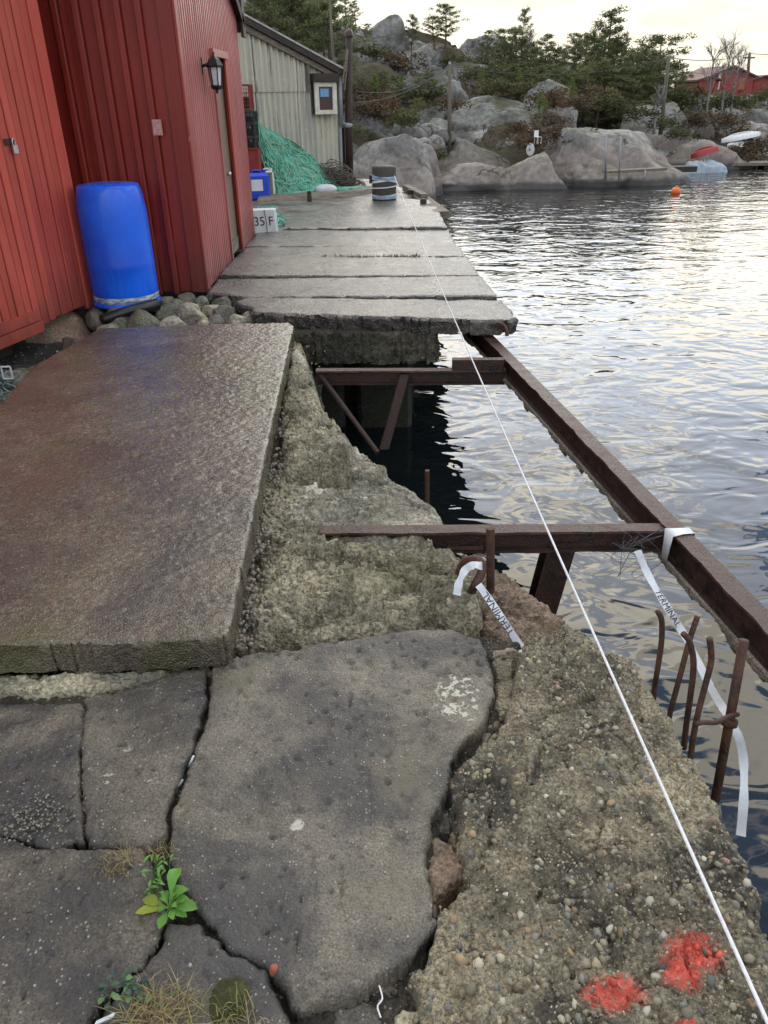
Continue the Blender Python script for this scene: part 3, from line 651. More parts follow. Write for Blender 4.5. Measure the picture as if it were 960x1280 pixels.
def make_broken_slabs():
    def D(seed, a=0.012): return lambda P, s: a*fbm(P, 3.2, 3, seed)+0.0026*fbm(P, 40, 3, seed+1)-0.010*np.clip(0.03-s, 0, 0.03)/0.03*np.clip(fbm(P, 14, 4, seed+6)+0.15, 0, 1)-0.006*np.clip(fbm(P, 16, 3, seed+2)-0.30, 0, 1)*3-0.006*np.clip(fbm(P, 45, 2, seed+3)-0.42, 0, 1)*4
    zA = -0.065
    A = [(268, 828), (300, 815), (385, 805), (430, 797), (500, 786), (560, 784), (598, 800), (612, 835), (616, 870), (607, 898), (588, 915), (562, 948), (560, 985), (537, 1018), (530, 1072), (540, 1128), (543, 1150), (512, 1192), (442, 1236), (376, 1252), (346, 1216), (334, 1203), (290, 1185), (250, 1140), (212, 1078), (217, 1010), (236, 960), (259, 895)]
    o = slab('concrete_slab', pxpoly(A, zA), lambda X, Y: zA+0.012*(X-0.1)-0.02*np.clip(Y-1.7, 0, 1), 0.16, M['slab_mid'], None, res=0.0055, en=0.006, es=26, er=0.011, disp=D(70), seed=71, grow=0.005, srough=0.010)
    tag(o, 'big dark grey broken slab with a pale lichen patch', 'concrete slab', 'broken paving slabs')
    B = [(-160, 872), (0, 876), (100, 876), (104, 895), (98, 940), (101, 1005), (104, 1050), (62, 1057), (0, 1038), (-160, 1010)]
    o = slab('concrete_slab', pxpoly(B, zA), zA-0.004, 0.14, M['slab_dark'], None, res=0.0055, en=0.006, es=26, er=0.012, disp=D(74, 0.010), seed=75, grow=0.005, srough=0.010)
    tag(o, 'bluish black broken slab with a crumbled gravelly corner', 'concrete slab', 'broken paving slabs')
    Cc = [(108, 872), (160, 862), (235, 838), (254, 836), (256, 870), (240, 930), (214, 985), (203, 1038), (180, 1058), (110, 1055), (105, 1000), (102, 940), (108, 895)]
    o = slab('concrete_slab', pxpoly(Cc, zA), lambda X, Y: zA+0.006-0.03*np.clip((X+0.62)*4, 0, 1), 0.14, M['slab_dark'], None, res=0.0055, en=0.006, es=26, er=0.014, disp=D(78, 0.010), seed=79, grow=0.005, srough=0.010)
    tag(o, 'broken slab with round lichen spots and a pale chipped edge along the crack', 'concrete slab', 'broken paving slabs')
    Dd = [(-160, 1018), (0, 1044), (62, 1063), (176, 1063), (198, 1100), (206, 1140), (196, 1178), (172, 1205), (130, 1245), (90, 1300), (-60, 1420), (-200, 1380)]
    o = slab('concrete_slab', pxpoly(Dd, zA), zA+0.002, 0.14, M['slab_dark'], None, res=0.0055, en=0.006, es=26, er=0.012, disp=D(82, 0.012), seed=83, grow=0.005, srough=0.010)
    tag(o, 'broken slab beside the grass tufts, dark at one end and sandy brown at the other', 'concrete slab', 'broken paving slabs')
    Ee = [(206, 1150), (248, 1150), (286, 1192), (330, 1210), (343, 1240), (362, 1285), (380, 1420), (60, 1420), (100, 1300), (136, 1250), (178, 1208), (200, 1182)]
    o = slab('concrete_slab', pxpoly(Ee, zA), zA-0.008, 0.14, M['slab_mid'], None, res=0.0055, en=0.006, es=26, er=0.014, disp=D(86, 0.012), seed=87, grow=0.005, srough=0.010)
    tag(o, 'small broken slab in front of the weed with moss at its edge', 'concrete slab', 'broken paving slabs')
    o = piece('soil', pxpoly([(-160, 860), (260, 825), (420, 800), (600, 790), (655, 800), (640, 900), (560, 980), (545, 1060), (530, 1200), (535, 1420), (-160, 1420)], -0.11), -0.112, 0.2, M['soil'], None, res=0.008, en=0.01, es=20, er=0.02, slope=5, seed=88, disp=lambda P, s: 0.022*fbm(P, 14, 4, 89)+0.007*facets(P[:, :2], 60, 90)); o['kind'] = 'structure'
    # coarse aggregate block
    Fp = [(650, 806), (668, 790), (705, 779), (735, 786), (788, 806), (812, 850), (850, 900), (888, 958), (918, 1020), (938, 1060), (962, 1130), (985, 1250), (1020, 1420), (520, 1420), (528, 1262), (520, 1198), (560, 1118), (588, 1085), (572, 1005), (563, 968), (598, 935), (640, 892), (646, 845)]
    zF = -0.035
    def dF(P, s):
        f1, f2, cid = worley(P[:, :2], 42, 5); g1, g2, c2 = worley(P[:, :2]+3.3, 85, 8)
        h = 0.030*fbm(P, 4.0, 4, 90)+0.014*fbm(P, 11, 4, 91)+0.018*facets(P[:, :2], 8, 93)+0.010*facets(P[:, :2], 22, 94)+0.004*facets(P[:, :2], 60, 96)+0.0045*fbm(P, 70, 3, 95)
        h = h-0.02*np.clip(0.10-np.abs(fbm(P, 5.5, 4, 97)), 0, 1)*5
        h = h+0.0060*np.clip(1-f1*1.5, 0, 1)*(cid > 0.45)+0.0040*np.clip(1-g1*1.5, 0, 1)*(c2 > 0.4)
        h = h-0.10*np.clip(0.12-s, 0, 0.12)*np.clip(1.2-s*4, 0, 1)
        return h
    poly = pxpoly(Fp, zF)
    global F_BLOCK
    F_BLOCK = piece('concrete_block', poly, lambda X, Y: zF-0.06*np.clip(X-0.55, 0, 1)-0.02*np.clip(Y-1.5, 0, 1), 0.9, M['aggregate'], None, res=0.0042, en=0.011, es=28, er=0.03, slope=6, disp=dF, seed=92, sharp=42)
    tag(F_BLOCK, 'rough pebbly concrete block with red spray paint at the water edge', 'concrete block')
    # loose aggregate showing on the block
    co = np.empty(len(F_BLOCK.data.vertices)*3, dtype=np.float32); F_BLOCK.data.vertices.foreach_get('co', co); co = co.reshape(-1, 3)
    nr = np.empty_like(co).ravel(); F_BLOCK.data.vertices.foreach_get('normal', nr); nr = nr.reshape(-1, 3)
    loc = np.array(F_BLOCK.location); w = co+loc
    ok = np.where((w[:, 2] > -0.28))[0]
    pick = RNG.choice(ok, 9000, replace=False)
    V0, F0 = ICO[1]; allV = []; allF = []; allC = []
    pal = np.array([(0.24, 0.21, 0.14), (0.19, 0.168, 0.115), (0.15, 0.14, 0.11), (0.33, 0.30, 0.22), (0.13, 0.135, 0.12), (0.25, 0.18, 0.10), (0.45, 0.42, 0.34), (0.28, 0.17, 0.12), (0.10, 0.10, 0.09)])
    pw = np.array([.22, .24, .16, .10, .10, .10, .03, .02, .03]); pw = pw/pw.sum()
    for j, i in enumerate(pick):
        r = min(0.0021*math.exp(RNG.exponential(0.48)), 0.0105); sc = r*RNG.uniform(0.6, 1.3, 3)
        A_ = np.linalg.qr(RNG.normal(size=(3, 3)))[0]
        V = (V0*(1+RNG.uniform(-.32, .30, (len(V0), 1))))*sc@A_+w[i]-nr[i]*r*0.22
        allV.append(V); allF.append(F0+j*len(V0)); c = pal[RNG.choice(len(pal), p=pw)]*RNG.uniform(0.75, 1.5)
        for (cx, cy, rx, ry) in RED_PAINT:
            if ((w[i, 0]-cx)/rx)**2+((w[i, 1]-cy)/ry)**2 < RNG.uniform(0.0, 0.6): c = np.array((0.64, 0.10, 0.07))*RNG.uniform(0.6, 1.1)
        allC.append(np.repeat(c[None], len(V0), 0))
    o = mk('gravel', np.concatenate(allV), np.concatenate(allF), M['pebble'], F_BLOCK); set_tint(o, np.concatenate(allC)); o['kind'] = 'stuff'
make_broken_slabs()

def stone_thing(name, pts, z, depth, m, label, cat='stone', group=None, res=0.008, seed=0, amp=0.03, er=0.02, slope=4, en=0.008, ztilt=None, parent=None):
    zt = ztilt if ztilt else z
    o = piece(name, pxpoly(pts, z), zt, depth, m, parent, sharp=26, res=res, en=en, es=20, er=er, slope=slope, seed=seed,
              disp=lambda P, s: 0.6*amp*fbm(P, 4, 4, seed+1)+0.70*amp*facets(P[:, :2], 6, seed+2)+0.36*amp*facets(P[:, :2]*np.array([1, 1.8]), 15, seed+3)+0.18*amp*facets(P[:, :2]*np.array([1, 1.6]), 38, seed+4)+0.14*amp*fbm(P, 45, 4, seed+2)-amp*0.5*np.clip(0.12-np.abs(fbm(P, 5, 4, seed+3)), 0, 1)*5)
    if parent is None: tag(o, label, cat, group)
    return o
def make_foundation():
    t = thing('rubble_foundation', (*PZ(450, 640, -0.2)[:2], -1.0), 'rough rock and mortar foundation between the wet slab and the water', 'foundation')
    S = lambda name, pts, z, depth, m, seed, amp, **k: stone_thing(name, pts, z, depth, m, '', res=0.007, seed=seed, amp=amp, parent=t, **k)
    # mortar bed alongside the raised slab
    S('mortar_bed', [(372, 415), (380, 440), (385, 500), (372, 560), (395, 640), (420, 700), (440, 780), (300, 815), (288, 812), (300, 740), (325, 620), (348, 500), (366, 420)], -0.19, 0.5, M['rubble'], 101, 0.05)
    S('rock', [(362, 432), (376, 436), (384, 452), (380, 462), (362, 462)], -0.04, 0.5, M['rubble_pale'], 103, 0.02, er=0.05)
    S('rock', [(358, 460), (384, 458), (394, 478), (398, 505), (372, 512), (352, 508)], -0.05, 0.7, M['rubble'], 105, 0.04, er=0.06)
    S('rock', [(352, 512), (396, 505), (432, 535), (446, 560), (430, 590), (400, 586), (352, 580)], -0.07, 0.9, M['rubble'], 107, 0.07, er=0.07)
    S('rock', [(346, 590), (400, 580), (444, 556), (470, 574), (500, 602), (470, 640), (390, 650), (340, 640)], -0.17, 1.0, M['rubble_pale'], 109, 0.05, er=0.05)
    S('rock', [(385, 640), (440, 612), (505, 604), (548, 634), (552, 652), (520, 672), (400, 668)], -0.18, 1.0, M['rubble_pale'], 111, 0.03, er=0.05)
    S('rock', [(330, 668), (400, 672), (540, 690), (590, 700), (600, 730), (600, 772), (560, 782), (500, 785), (420, 790), (310, 812), (305, 770)], -0.15, 1.0, M['rubble'], 113, 0.075, er=0.06)
    S('rock', [(575, 692), (600, 700), (640, 716), (700, 768), (706, 776), (650, 806), (615, 815), (598, 780)], -0.27, 1.1, M['brown_stone'], 115, 0.035, er=0.04)
    # small fragments in the cracks of the broken paving
    frag = [([(612, 812), (640, 806), (650, 812), (644, 850), (640, 890), (625, 896), (616, 880), (620, 845)], -0.10, M['aggregate'], 'narrow concrete fragment wedged between the lichen slab and the pebbly block'),
            ([(604, 908), (622, 900), (626, 914), (606, 936), (598, 936)], -0.10, M['slab_mid'], 'small grey fragment wedged in the crack under the tall narrow one'),
            ([(532, 1050), (546, 1046), (580, 1064), (585, 1082), (560, 1110), (540, 1122), (534, 1090)], -0.10, M['brown_stone'], 'orange brown stone wedged in the crack beside the big slab'),
            ([(541, 1004), (560, 995), (568, 1015), (566, 1040), (545, 1042)], -0.125, M['slab_mid'], 'dark crumbled fragment above the orange brown stone'),
            ([(415, 1248), (450, 1240), (490, 1258), (488, 1276), (440, 1300), (410, 1280)], -0.10, M['slab_mid'], 'flat grey fragment below the big slab'),
            ([(455, 1236), (505, 1200), (522, 1215), (524, 1262), (500, 1264)], -0.11, M['slab_dark'], 'dark fragment between the big slab and the pebbly block'),
            ([(376, 1262), (398, 1256), (408, 1280), (400, 1330), (376, 1330)], -0.11, M['slab_dark'], 'narrow fragment in front of the big slab'),
            ([(490, 1268), (525, 1262), (526, 1340), (480, 1340)], -0.10, M['rubble'], 'greenish fragment at the foot of the pebbly block')]
    for k, (pts, z, m, lab) in enumerate(frag):
        stone_thing('concrete_fragment' if m is not M['brown_stone'] else 'stone', pts, z, 0.2, m, lab, 'fragment' if m is not M['brown_stone'] else 'stone', 'fragments in the cracks', res=0.005, seed=130+3*k, amp=0.014, er=0.018, slope=6)
    # crumbled edge under the front of the raised slab
    stone_thing('mortar_rubble', [(-160, 838), (0, 842), (150, 838), (262, 822), (266, 836), (160, 856), (100, 866), (0, 868), (-160, 866)], -0.09, 0.2, M['rubble'], 'crumbled mortar strip under the front of the raised wet slab', 'rubble', None, res=0.006, seed=160, amp=0.03, er=0.015, slope=6, en=0.012)
    V0, F0 = ICO[1]; vs, fs, cs = [], [], []
    n_ = 0
    for j in range(700):      # gravel along the slab edge and in the crumbled corner
        if j < 420: y = random.uniform(430, 812); x = 370-(y-405)*0.205+abs(random.gauss(0, 1))*16+4; z = -0.085
        else: x = random.gauss(45, 28); y = random.gauss(1022, 13)+(x-45)*0.25*-1; z = -0.062
        p = PZ(x, y, z); r = random.uniform(0.004, 0.012) if j < 420 else random.uniform(0.0016, 0.0042)
        V = V0*(1+RNG.uniform(-.25, .25, (len(V0), 1)))*r*RNG.uniform(0.7, 1.2, 3)+p
        vs.append(V); fs.append(F0+n_*len(V0)); n_ += 1; c = random.choice([(0.2, 0.178, 0.145), (0.12, 0.11, 0.09), (0.27, 0.23, 0.18), (0.15, 0.12, 0.095)]); cs.append(np.repeat([c], len(V0), 0))
    o = mk('gravel', np.concatenate(vs), np.concatenate(fs), M['pebble']); set_tint(o, np.concatenate(cs)); tag(o, 'loose gravel along the edge of the wet slab', 'gravel', kind='stuff')
make_foundation()

# ================================================================== BUILDINGS
ZV = np.array([0, 0, 1.0])
def make_left_shed():
    A = np.array([-2.43, 6.47, 0.0]); dirv = np.array([-0.29, -1.10, 0.0]); dirv /= np.linalg.norm(dirv)
    nrm = np.array([-dirv[1], dirv[0], 0]); nrm = nrm if nrm[0] > 0 else -nrm      # outward, to the sea
    t = thing('boathouse', (*(A+dirv*1.5-nrm*1.0)[:2], -0.3), 'bright red boathouse of narrow vertical boards on a stone footing', 'boathouse')
    top = 3.6
    MB().bbox(A+dirv*0.0+nrm*0.000-ZV*0.02, dirv*0.115, nrm*0.035, ZV*top, 0.006).build('corner_board', M['red_bright'], t)
    MB().bbox(A-dirv*0.004-nrm*0.14-ZV*0.02, nrm*0.14, -dirv*0.025, ZV*top, 0.004).build('corner_board', M['red_bright'], t)
    # wall boards
    s = 0.12; k = 0
    while s < 4.2:
        wd = 0.082+0.006*math.sin(k*2.3); door = s > 0.50
        z0 = 0.004*math.sin(k*1.7)+(0.01 if not door else 0.0)
        base = A+dirv*s
        MB().bbox(base+nrm*(0.004 if not door else 0.010)+ZV*z0, dirv*(wd-0.010), nrm*(0.020 if k%2 else 0.016), ZV*(top-0.1), 0.005).build('board', M['red_bright'], t)
        s += wd; k += 1
    MB().obox(A+dirv*0.05-nrm*0.05+ZV*0.01, dirv*4.2, nrm*0.05, ZV*(top-0.1)).build('backing', M['timber_dark'], t)
    # bottom rail of the door, two boards
    MB().bbox(A+dirv*0.75+nrm*0.029+ZV*0.045, dirv*2.0, nrm*0.022, ZV*0.075, 0.004).build('door_rail', M['red_bright'], t)
    MB().bbox(A+dirv*0.72+nrm*0.029-ZV*0.040, dirv*2.2, nrm*0.03, ZV*0.078, 0.004).build('door_rail', M['red_bright'], t)
    # rest of the body and a roof so that the building is closed
    B = A-nrm*2.6
    MB().obox(A-dirv*0.0-nrm*2.6, nrm*2.46, dirv*0.03, ZV*top).build('end_wall', M['red_bright'], t)
    MB().obox(B+ZV*0, dirv*4.2, nrm*0.05, ZV*top).build('back_wall', M['red_bright'], t)
    MB().hexa([A+nrm*0.3-dirv*0.3+ZV*3.55, A+nrm*0.3+dirv*4.5+ZV*3.55, A-nrm*2.8+dirv*4.5+ZV*4.4, A-nrm*2.8-dirv*0.3+ZV*4.4,
               A+nrm*0.3-dirv*0.3+ZV*3.65, A+nrm*0.3+dirv*4.5+ZV*3.65, A-nrm*2.8+dirv*4.5+ZV*4.5, A-nrm*2.8-dirv*0.3+ZV*4.5]).build('roof', M['roof_dark'], t)
    # footing stone under the corner
    Vr, Fr = rock_mesh((0.33, 0.24, 0.21), 4, 0.07, 301, 0.22, 1.8, 0.5)
    mk('footing_stone', Vr+(A+dirv*0.33-nrm*0.16+ZV*-0.20), Fr, M['brown_stone'], t, True)
    Vr, Fr = rock_mesh((0.30, 0.22, 0.20), 4, 0.10, 302, 0.5, 1.6, 0.6)
    mk('footing_stone', Vr+(A+dirv*1.9-nrm*0.35+ZV*-0.24), Fr, M['stone'], t, True)
    MB().obox(A+dirv*0.9-nrm*0.25-ZV*0.18, dirv*3.2, nrm*0.12, ZV*0.10).build('sill_beam', M['timber_dark'], t)
    # hasp and padlock
    p = A+dirv*0.60+nrm*0.03+ZV*1.24
    lk = thing('padlock', p, 'small steel padlock hanging from the hasp of the red boathouse door', 'padlock')
    MB().bbox(p+nrm*0.012-dirv*0.022-ZV*0.065, dirv*0.045, nrm*0.02, ZV*0.05, 0.004).build('lock_body', M['steel'], lk)
    MB().tube(spline([p+nrm*.02-dirv*.013-ZV*.018, p+nrm*.02-dirv*.013+ZV*.012, p+nrm*.02+ZV*.028, p+nrm*.02+dirv*.013+ZV*.012, p+nrm*.02+dirv*.013-ZV*.018], 5), 0.004, 6).build('shackle', M['steel'], lk, True)
    MB().bbox(p+nrm*0.0-dirv*0.055-ZV*0.012+dirv*0.03, dirv*0.10, nrm*0.006, ZV*0.04, 0.003).build('hasp', M['rust'], t)
    return A, dirv, nrm
LS = make_left_shed()

def make_barn():
    X0, Y0, Y1 = -1.56, 6.96, 9.90; top = 2.55
    t = thing('barn', (-3.0, 8.5, -0.1), 'tall dark red barn with ribbed board walls and a brown side door', 'barn')
    # wall facing the wet slab: wide boards with proud battens
    x = X0-0.13; k = 0
    while x > -4.6:
        wb = 0.112
        MB().bbox((x-wb, Y0+0.012, -0.03), (wb, 0, 0), (0, 0.02, 0), (0, 0, 4.4), 0.003).build('board', M['red_dark'], t)
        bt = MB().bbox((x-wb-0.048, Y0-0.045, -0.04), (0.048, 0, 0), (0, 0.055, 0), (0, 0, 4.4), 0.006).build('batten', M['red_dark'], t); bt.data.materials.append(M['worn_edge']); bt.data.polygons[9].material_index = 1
        x -= wb+0.046; k += 1
    MB().bbox((X0-0.13, Y0-0.020, -0.03), (0.125, 0, 0), (0, 0.022, 0), (0, 0, 4.4), 0.003).build('corner_board', M['red_dark'], t)
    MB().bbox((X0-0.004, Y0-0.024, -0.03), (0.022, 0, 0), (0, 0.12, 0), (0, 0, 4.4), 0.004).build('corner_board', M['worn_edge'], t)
    # wall along the dock: fine ribbed cladding (ribs too narrow to be picked apart), with the doorway left open
    D0, D1, DT = 8.24, 8.86, 1.80
    w = MB(); y = Y0+0.10; k = 0
    while y < Y1-0.02:
        z0 = 0.0 if not (D0-0.05 < y < D1+0.02) else DT+0.06
        w.bbox((X0-0.03, y, z0), (0.050, 0, 0), (0, 0.066, 0), (0, 0, top-z0), 0.020); y += 0.084; k += 1
    w.build('ribbed_cladding', M['red_faded'], t)['kind'] = 'stuff'
    MB().obox((X0-0.06, Y0+0.03, 0.0), (0.04, 0, 0), (0, D0-Y0-0.05, 0), (0, 0, top+1.5)).build('side_wall', M['red_dark'], t)
    MB().obox((X0-0.06, D1+0.02, 0.0), (0.04, 0, 0), (0, Y1-D1-0.03, 0), (0, 0, top)).build('side_wall', M['red_dark'], t)
    MB().obox((X0-0.06, D0-0.03, DT+0.03), (0.04, 0, 0), (0, D1-D0+0.06, 0), (0, 0, top-DT)).build('side_wall', M['red_dark'], t)
    d = MB().bbox((X0-0.055, D0, 0.02), (0.035, 0, 0), (0, D1-D0, 0), (0, 0, DT-0.02), 0.003).build('door', M['door'], t)
    MB().lathe((X0-0.0, D0+0.40, 0.80), [(0.0, -0.02), (0.016, -0.016), (0.02, 0), (0.016, 0.016), (0, 0.02)], 12).build('door_knob', M['steel'], d, True)
    MB().bbox((X0-0.015, D0+0.02, 0.03), (0.006, 0, 0), (0, D1-D0-0.04, 0), (0, 0, 0.13), 0.002).build('kick_plate', M['timber'], d)
    for yy in (D0-0.065, D1+0.005): MB().bbox((X0+0.012, yy, 0.0), (0.022, 0, 0), (0, 0.06, 0), (0, 0, DT+0.05), 0.004).build('door_trim', M['red_bright'] if yy > D1 else M['red_faded'], t)
    MB().bbox((X0+0.010, D0-0.09, DT+0.035), (0.045, 0, 0), (0, D1-D0+0.18, 0), (0, 0, 0.06), 0.004).build('door_head', M['red_faded'], t)
    # hidden walls and the roof with its dark overhang at the far corner
    MB().obox((-4.6, Y1-0.05, 0), (3.02, 0, 0), (0, 0.05, 0), (0, 0, top)).build('end_wall', M['red_dark'], t)
    MB().obox((-4.65, Y0, 0), (0.05, 0, 0), (0, Y1-Y0, 0), (0, 0, top+1.5)).build('back_wall', M['red_dark'], t)
    e = np.array([-1.47, 0, 2.16]); r = np.array([-4.8, 0, 5.0])
    rf = MB().hexa([(e[0], Y0-0.25, e[2]+1.55), (e[0], Y1+0.12, e[2]), (r[0], Y1+0.12, r[2]), (r[0], Y0-0.25, r[2]+1.0), (e[0], Y0-0.25, e[2]+1.65), (e[0], Y1+0.12, e[2]+0.1), (r[0], Y1+0.12, r[2]+0.1), (r[0], Y0-0.25, r[2]+1.1)]).build('roof', M['roof_dark'], t)
    MB().bbox((-1.74, Y1+0.03, 2.13), (0.24, 0, 0), (0, 0.10, 0), (0, 0, 0.9), 0.004).build('barge_board', M['roof_dark'], t)
    MB().bbox((-1.50, Y1-0.02, 2.08), (0.03, 0, 0), (0, 0.17, 0), (0, 0, 1.0), 0.004).build('barge_board', M['timber_dark'], t)
    st = MB().obox(PY(190, 152, Y0-0.046)-np.array([0, 0.004, 0.10]), (0.075, 0, 0), (0, 0.003, 0), (0, 0, 0.115)).build('sticker', M['sticker'])
    tag(st, 'faded pink and white sticker on the dark red barn wall', 'sticker')
    # lantern on the barn wall
    L = np.array([X0+0.13, 7.74, 1.56])
    ln = thing('wall_lantern', L, 'black wall lantern with frosted panes beside the brown barn door', 'lantern')
    ln.scale = (.86, .86, .86); ln.location.x -= .02; ln.location.z += .03
    MB().lathe(L, [(0.0, -0.045), (0.018, -0.03), (0.012, -0.012), (0.05, 0.0), (0.062, 0.025), (0.062, 0.035)], 6).build('base_cup', M['black_metal'], ln)
    MB().lathe(L, [(0.050, 0.036), (0.066, 0.195)], 6).build('glass', M['lantern_glass'], ln)
    for k in range(6):
        a = math.pi/3*k; c, s_ = math.cos(a), math.sin(a)
        MB().tube([L+np.array([c*.053, s_*.053, .03]), L+np.array([c*.069, s_*.069, .20])], 0.006, 5).build('glazing_bar', M['black_metal'], ln)
    MB().lathe(L, [(0.085, 0.195), (0.088, 0.21), (0.055, 0.265), (0.03, 0.29), (0.012, 0.305), (0.012, 0.325), (0.0, 0.335)], 6).build('cap', M['black_metal'], ln)
    MB().tube([L+np.array([-.05, 0, .235]), L+np.array([-.13, 0, .20])], 0.014, 6).build('bracket', M['black_metal'], ln, True)
    MB().bbox(L+np.array([-0.135, -0.035, 0.14]), (0.02, 0, 0), (0, 0.07, 0), (0, 0, 0.14), 0.004).build('wall_plate', M['black_metal'], ln)
make_barn()

def corr_sheet(O, U, length, z0, ztop, pitch=0.105, amp=0.024, n=None, nrm=None):
    """a corrugated sheet: wavy vertical strips from O along U, top cut by the function ztop(s)"""
    m = int(length/pitch*8)+1; V = []; Fc = []
    for i in range(m):
        s = length*i/(m-1); off = amp*math.sin(2*math.pi*s/pitch)
        p = O+U*s+nrm*off; V += [(p[0], p[1], z0), (p[0], p[1], ztop(s))]
        if i: Fc.append((2*i-2, 2*i, 2*i+1, 2*i-1))
    return V, Fc
def make_corrugated_shed():
    R0 = np.array([-0.74, 15.72, 0.0]); L0 = np.array([-2.3, 14.75, 0.0]); U = (R0-L0); U /= np.linalg.norm(U); nrm = np.array([U[1], -U[0], 0.0])
    O = R0-U*4.0
    roof = lambda s: 1.93+(4.0-s)*0.415
    t = thing('corrugated_shed', (*(R0-nrm*1.0-U*1.5)[:2], 0), 'pale weathered shed of corrugated steel sheets with a sloping roof', 'shed')
    # upper and lower courses of sheets
    w = 0.80; s = 0.0; k = 0
    while s < 3.95:
        ln = min(w, 4.0-s)
        V, Fc = corr_sheet(O+U*s+nrm*(0.004*(k % 2)), U, ln+0.02, 0.0, lambda q: 1.62, nrm=nrm); mk('steel_sheet', V, Fc, M['corrugated'], t, True)
        V, Fc = corr_sheet(O+U*s+nrm*(0.022+0.004*(k % 2)), U, ln+0.02, 1.57, lambda q, s=s: roof(s+q)-0.03, nrm=nrm); mk('steel_sheet', V, Fc, M['corrugated'], t, True)
        s += w; k += 1
    for ss in np.arange(0.1, 4.0, 0.15):
        p = O+U*ss+nrm*0.036+ZV*1.60
    back = -nrm
    MB().hexa([O+back*0.06, R0+back*0.06, R0+back*3.0, O+back*3.0, O+back*0.06+ZV*(roof(0)-.1), R0+back*0.06+ZV*(roof(4)-.1), R0+back*3.0+ZV*(roof(4)-.1), O+back*3+ZV*(roof(0)-.1)]).build('wall_frame', M['timber_dark'], t)
    up = ZV
    a0, a1 = O+ZV*roof(0), R0+U*0.10+ZV*roof(4.1)
    MB().hexa([a0+nrm*0.16, a1+nrm*0.16, a1-nrm*3.1, a0-nrm*3.1, a0+nrm*0.16+ZV*.03, a1+nrm*0.16+ZV*.03, a1-nrm*3.1+ZV*.03, a0-nrm*3.1+ZV*.03]).build('roof', M['roof_light'], t)
    MB().hexa([a0+nrm*0.12-ZV*.10, a1+nrm*0.12-ZV*.10, a1+nrm*0.15-ZV*.10, a0+nrm*0.15-ZV*.10, a0+nrm*0.12-ZV*.004, a1+nrm*0.12-ZV*.004, a1+nrm*0.15-ZV*.004, a0+nrm*0.15-ZV*.004]).build('barge_board', M['timber_dark'], t)
    MB().hexa([a0+nrm*0.03-ZV*.20, a1+nrm*0.03-ZV*.20, a1+nrm*0.10-ZV*.20, a0+nrm*0.10-ZV*.20, a0+nrm*0.03-ZV*.11, a1+nrm*0.03-ZV*.11, a1+nrm*0.10-ZV*.11, a0+nrm*0.10-ZV*.11]).build('rafter_board', M['timber'], t)
    # window cabinet
    def WQ(px, py):   # point on the wall plane under a pixel of the photograph
        d = ray(px, py); tt = ((R0-CAM)@nrm)/(d@nrm); return CAM+tt*d
    c0 = WQ(390, 143); c1 = WQ(417, 143); c2 = WQ(390, 103); s0, s1 = (c0-O)@U, (c1-O)@U; z0, z1 = c0[2], c2[2]
    wn = MB().bbox(O+U*s0+nrm*0.03+ZV*z0, U*(s1-s0), nrm*0.09, ZV*(z1-z0), 0.004).build('window', M['timber_dark'], t)
    fw = 0.085
    for (a, b, e, f_) in ((s0, s1, z0, z0+fw*0.8), (s0, s1, z1-fw*0.8, z1), (s0, s0+fw, z0+fw*.8, z1-fw*.8), (s1-fw, s1, z0+fw*.8, z1-fw*.8)):
        MB().bbox(O+U*a+nrm*0.122+ZV*e, U*(b-a), nrm*0.03, ZV*(f_-e), 0.003).build('window_frame', M['white_paint'], wn)
    MB().obox(O+U*(s0+fw)+nrm*0.121+ZV*(z0+fw*.8), U*(s1-s0-2*fw), nrm*0.006, ZV*(z1-z0-1.6*fw)).build('pane', M['glass'], wn)
    MB().obox(O+U*(s0+fw+0.035)+nrm*0.129+ZV*(z0+(z1-z0)*0.55), U*((s1-s0-2*fw)*0.62), nrm*0.003, ZV*((z1-z0)*0.25)).build('notice', M['blue_print'], wn)
    MB().bbox(O+U*(s0-0.03)+nrm*0.03+ZV*(z1+0.005), U*(s1-s0+0.07), nrm*0.17, ZV*0.13, 0.004).build('window_hood', M['timber_dark'], wn)
    MB().bbox(O+U*(s0-0.09)+nrm*0.04+ZV*(z1-0.12), U*0.05, nrm*0.04, ZV*0.62, 0.004).build('vent_strip', M['timber'], t)
    # corner: pipe, mast and posts
    MB().tube([R0+U*0.02+nrm*0.06+ZV*1.0, R0+U*0.02+nrm*0.06+ZV*1.85], 0.045, 10).build('downpipe', M['gutter'], t, True)
    MB().bbox(R0-U*0.02+nrm*0.02, U*0.05, nrm*0.05, ZV*1.9, 0.004).build('corner_strip', M['gutter'], t)
    m = MB().tube([PY(424, 190, 15.75), PY(417, 80, 15.85), PY(411, -20, 15.9)], [0.032, 0.028, 0.022], 8).build('mast', M['pole'], None, True); tag(m, 'thin grey mast rising past the roof edge of the corrugated shed', 'mast')
    b = PY(437, 224, 15.75); tp = PY(436, 36, 15.75)
    p = thing('steel_post', (b[0], b[1], -0.02), 'tall rusty steel post with a rounded tip at the shed corner', 'post')
    MB().tube([(b[0], b[1], -0.02), (tp[0]*.3+b[0]*.7, b[1], 1.1), (tp[0], tp[1], tp[2]-0.12)], [0.075, 0.070, 0.062], 10).build('shaft', M['rust'], p, True)
    MB().lathe(tp-ZV*0.13, [(0.066, 0), (0.070, 0.03), (0.070, 0.08), (0.045, 0.12), (0.0, 0.13)], 10).build('cap', M['rust_top'], p, True)
    MB().lathe((b[0], b[1], 0.98), [(0.078, 0), (0.09, 0.02), (0.09, 0.06), (0.075, 0.08)], 10).build('collar', M['gutter'], p, True)
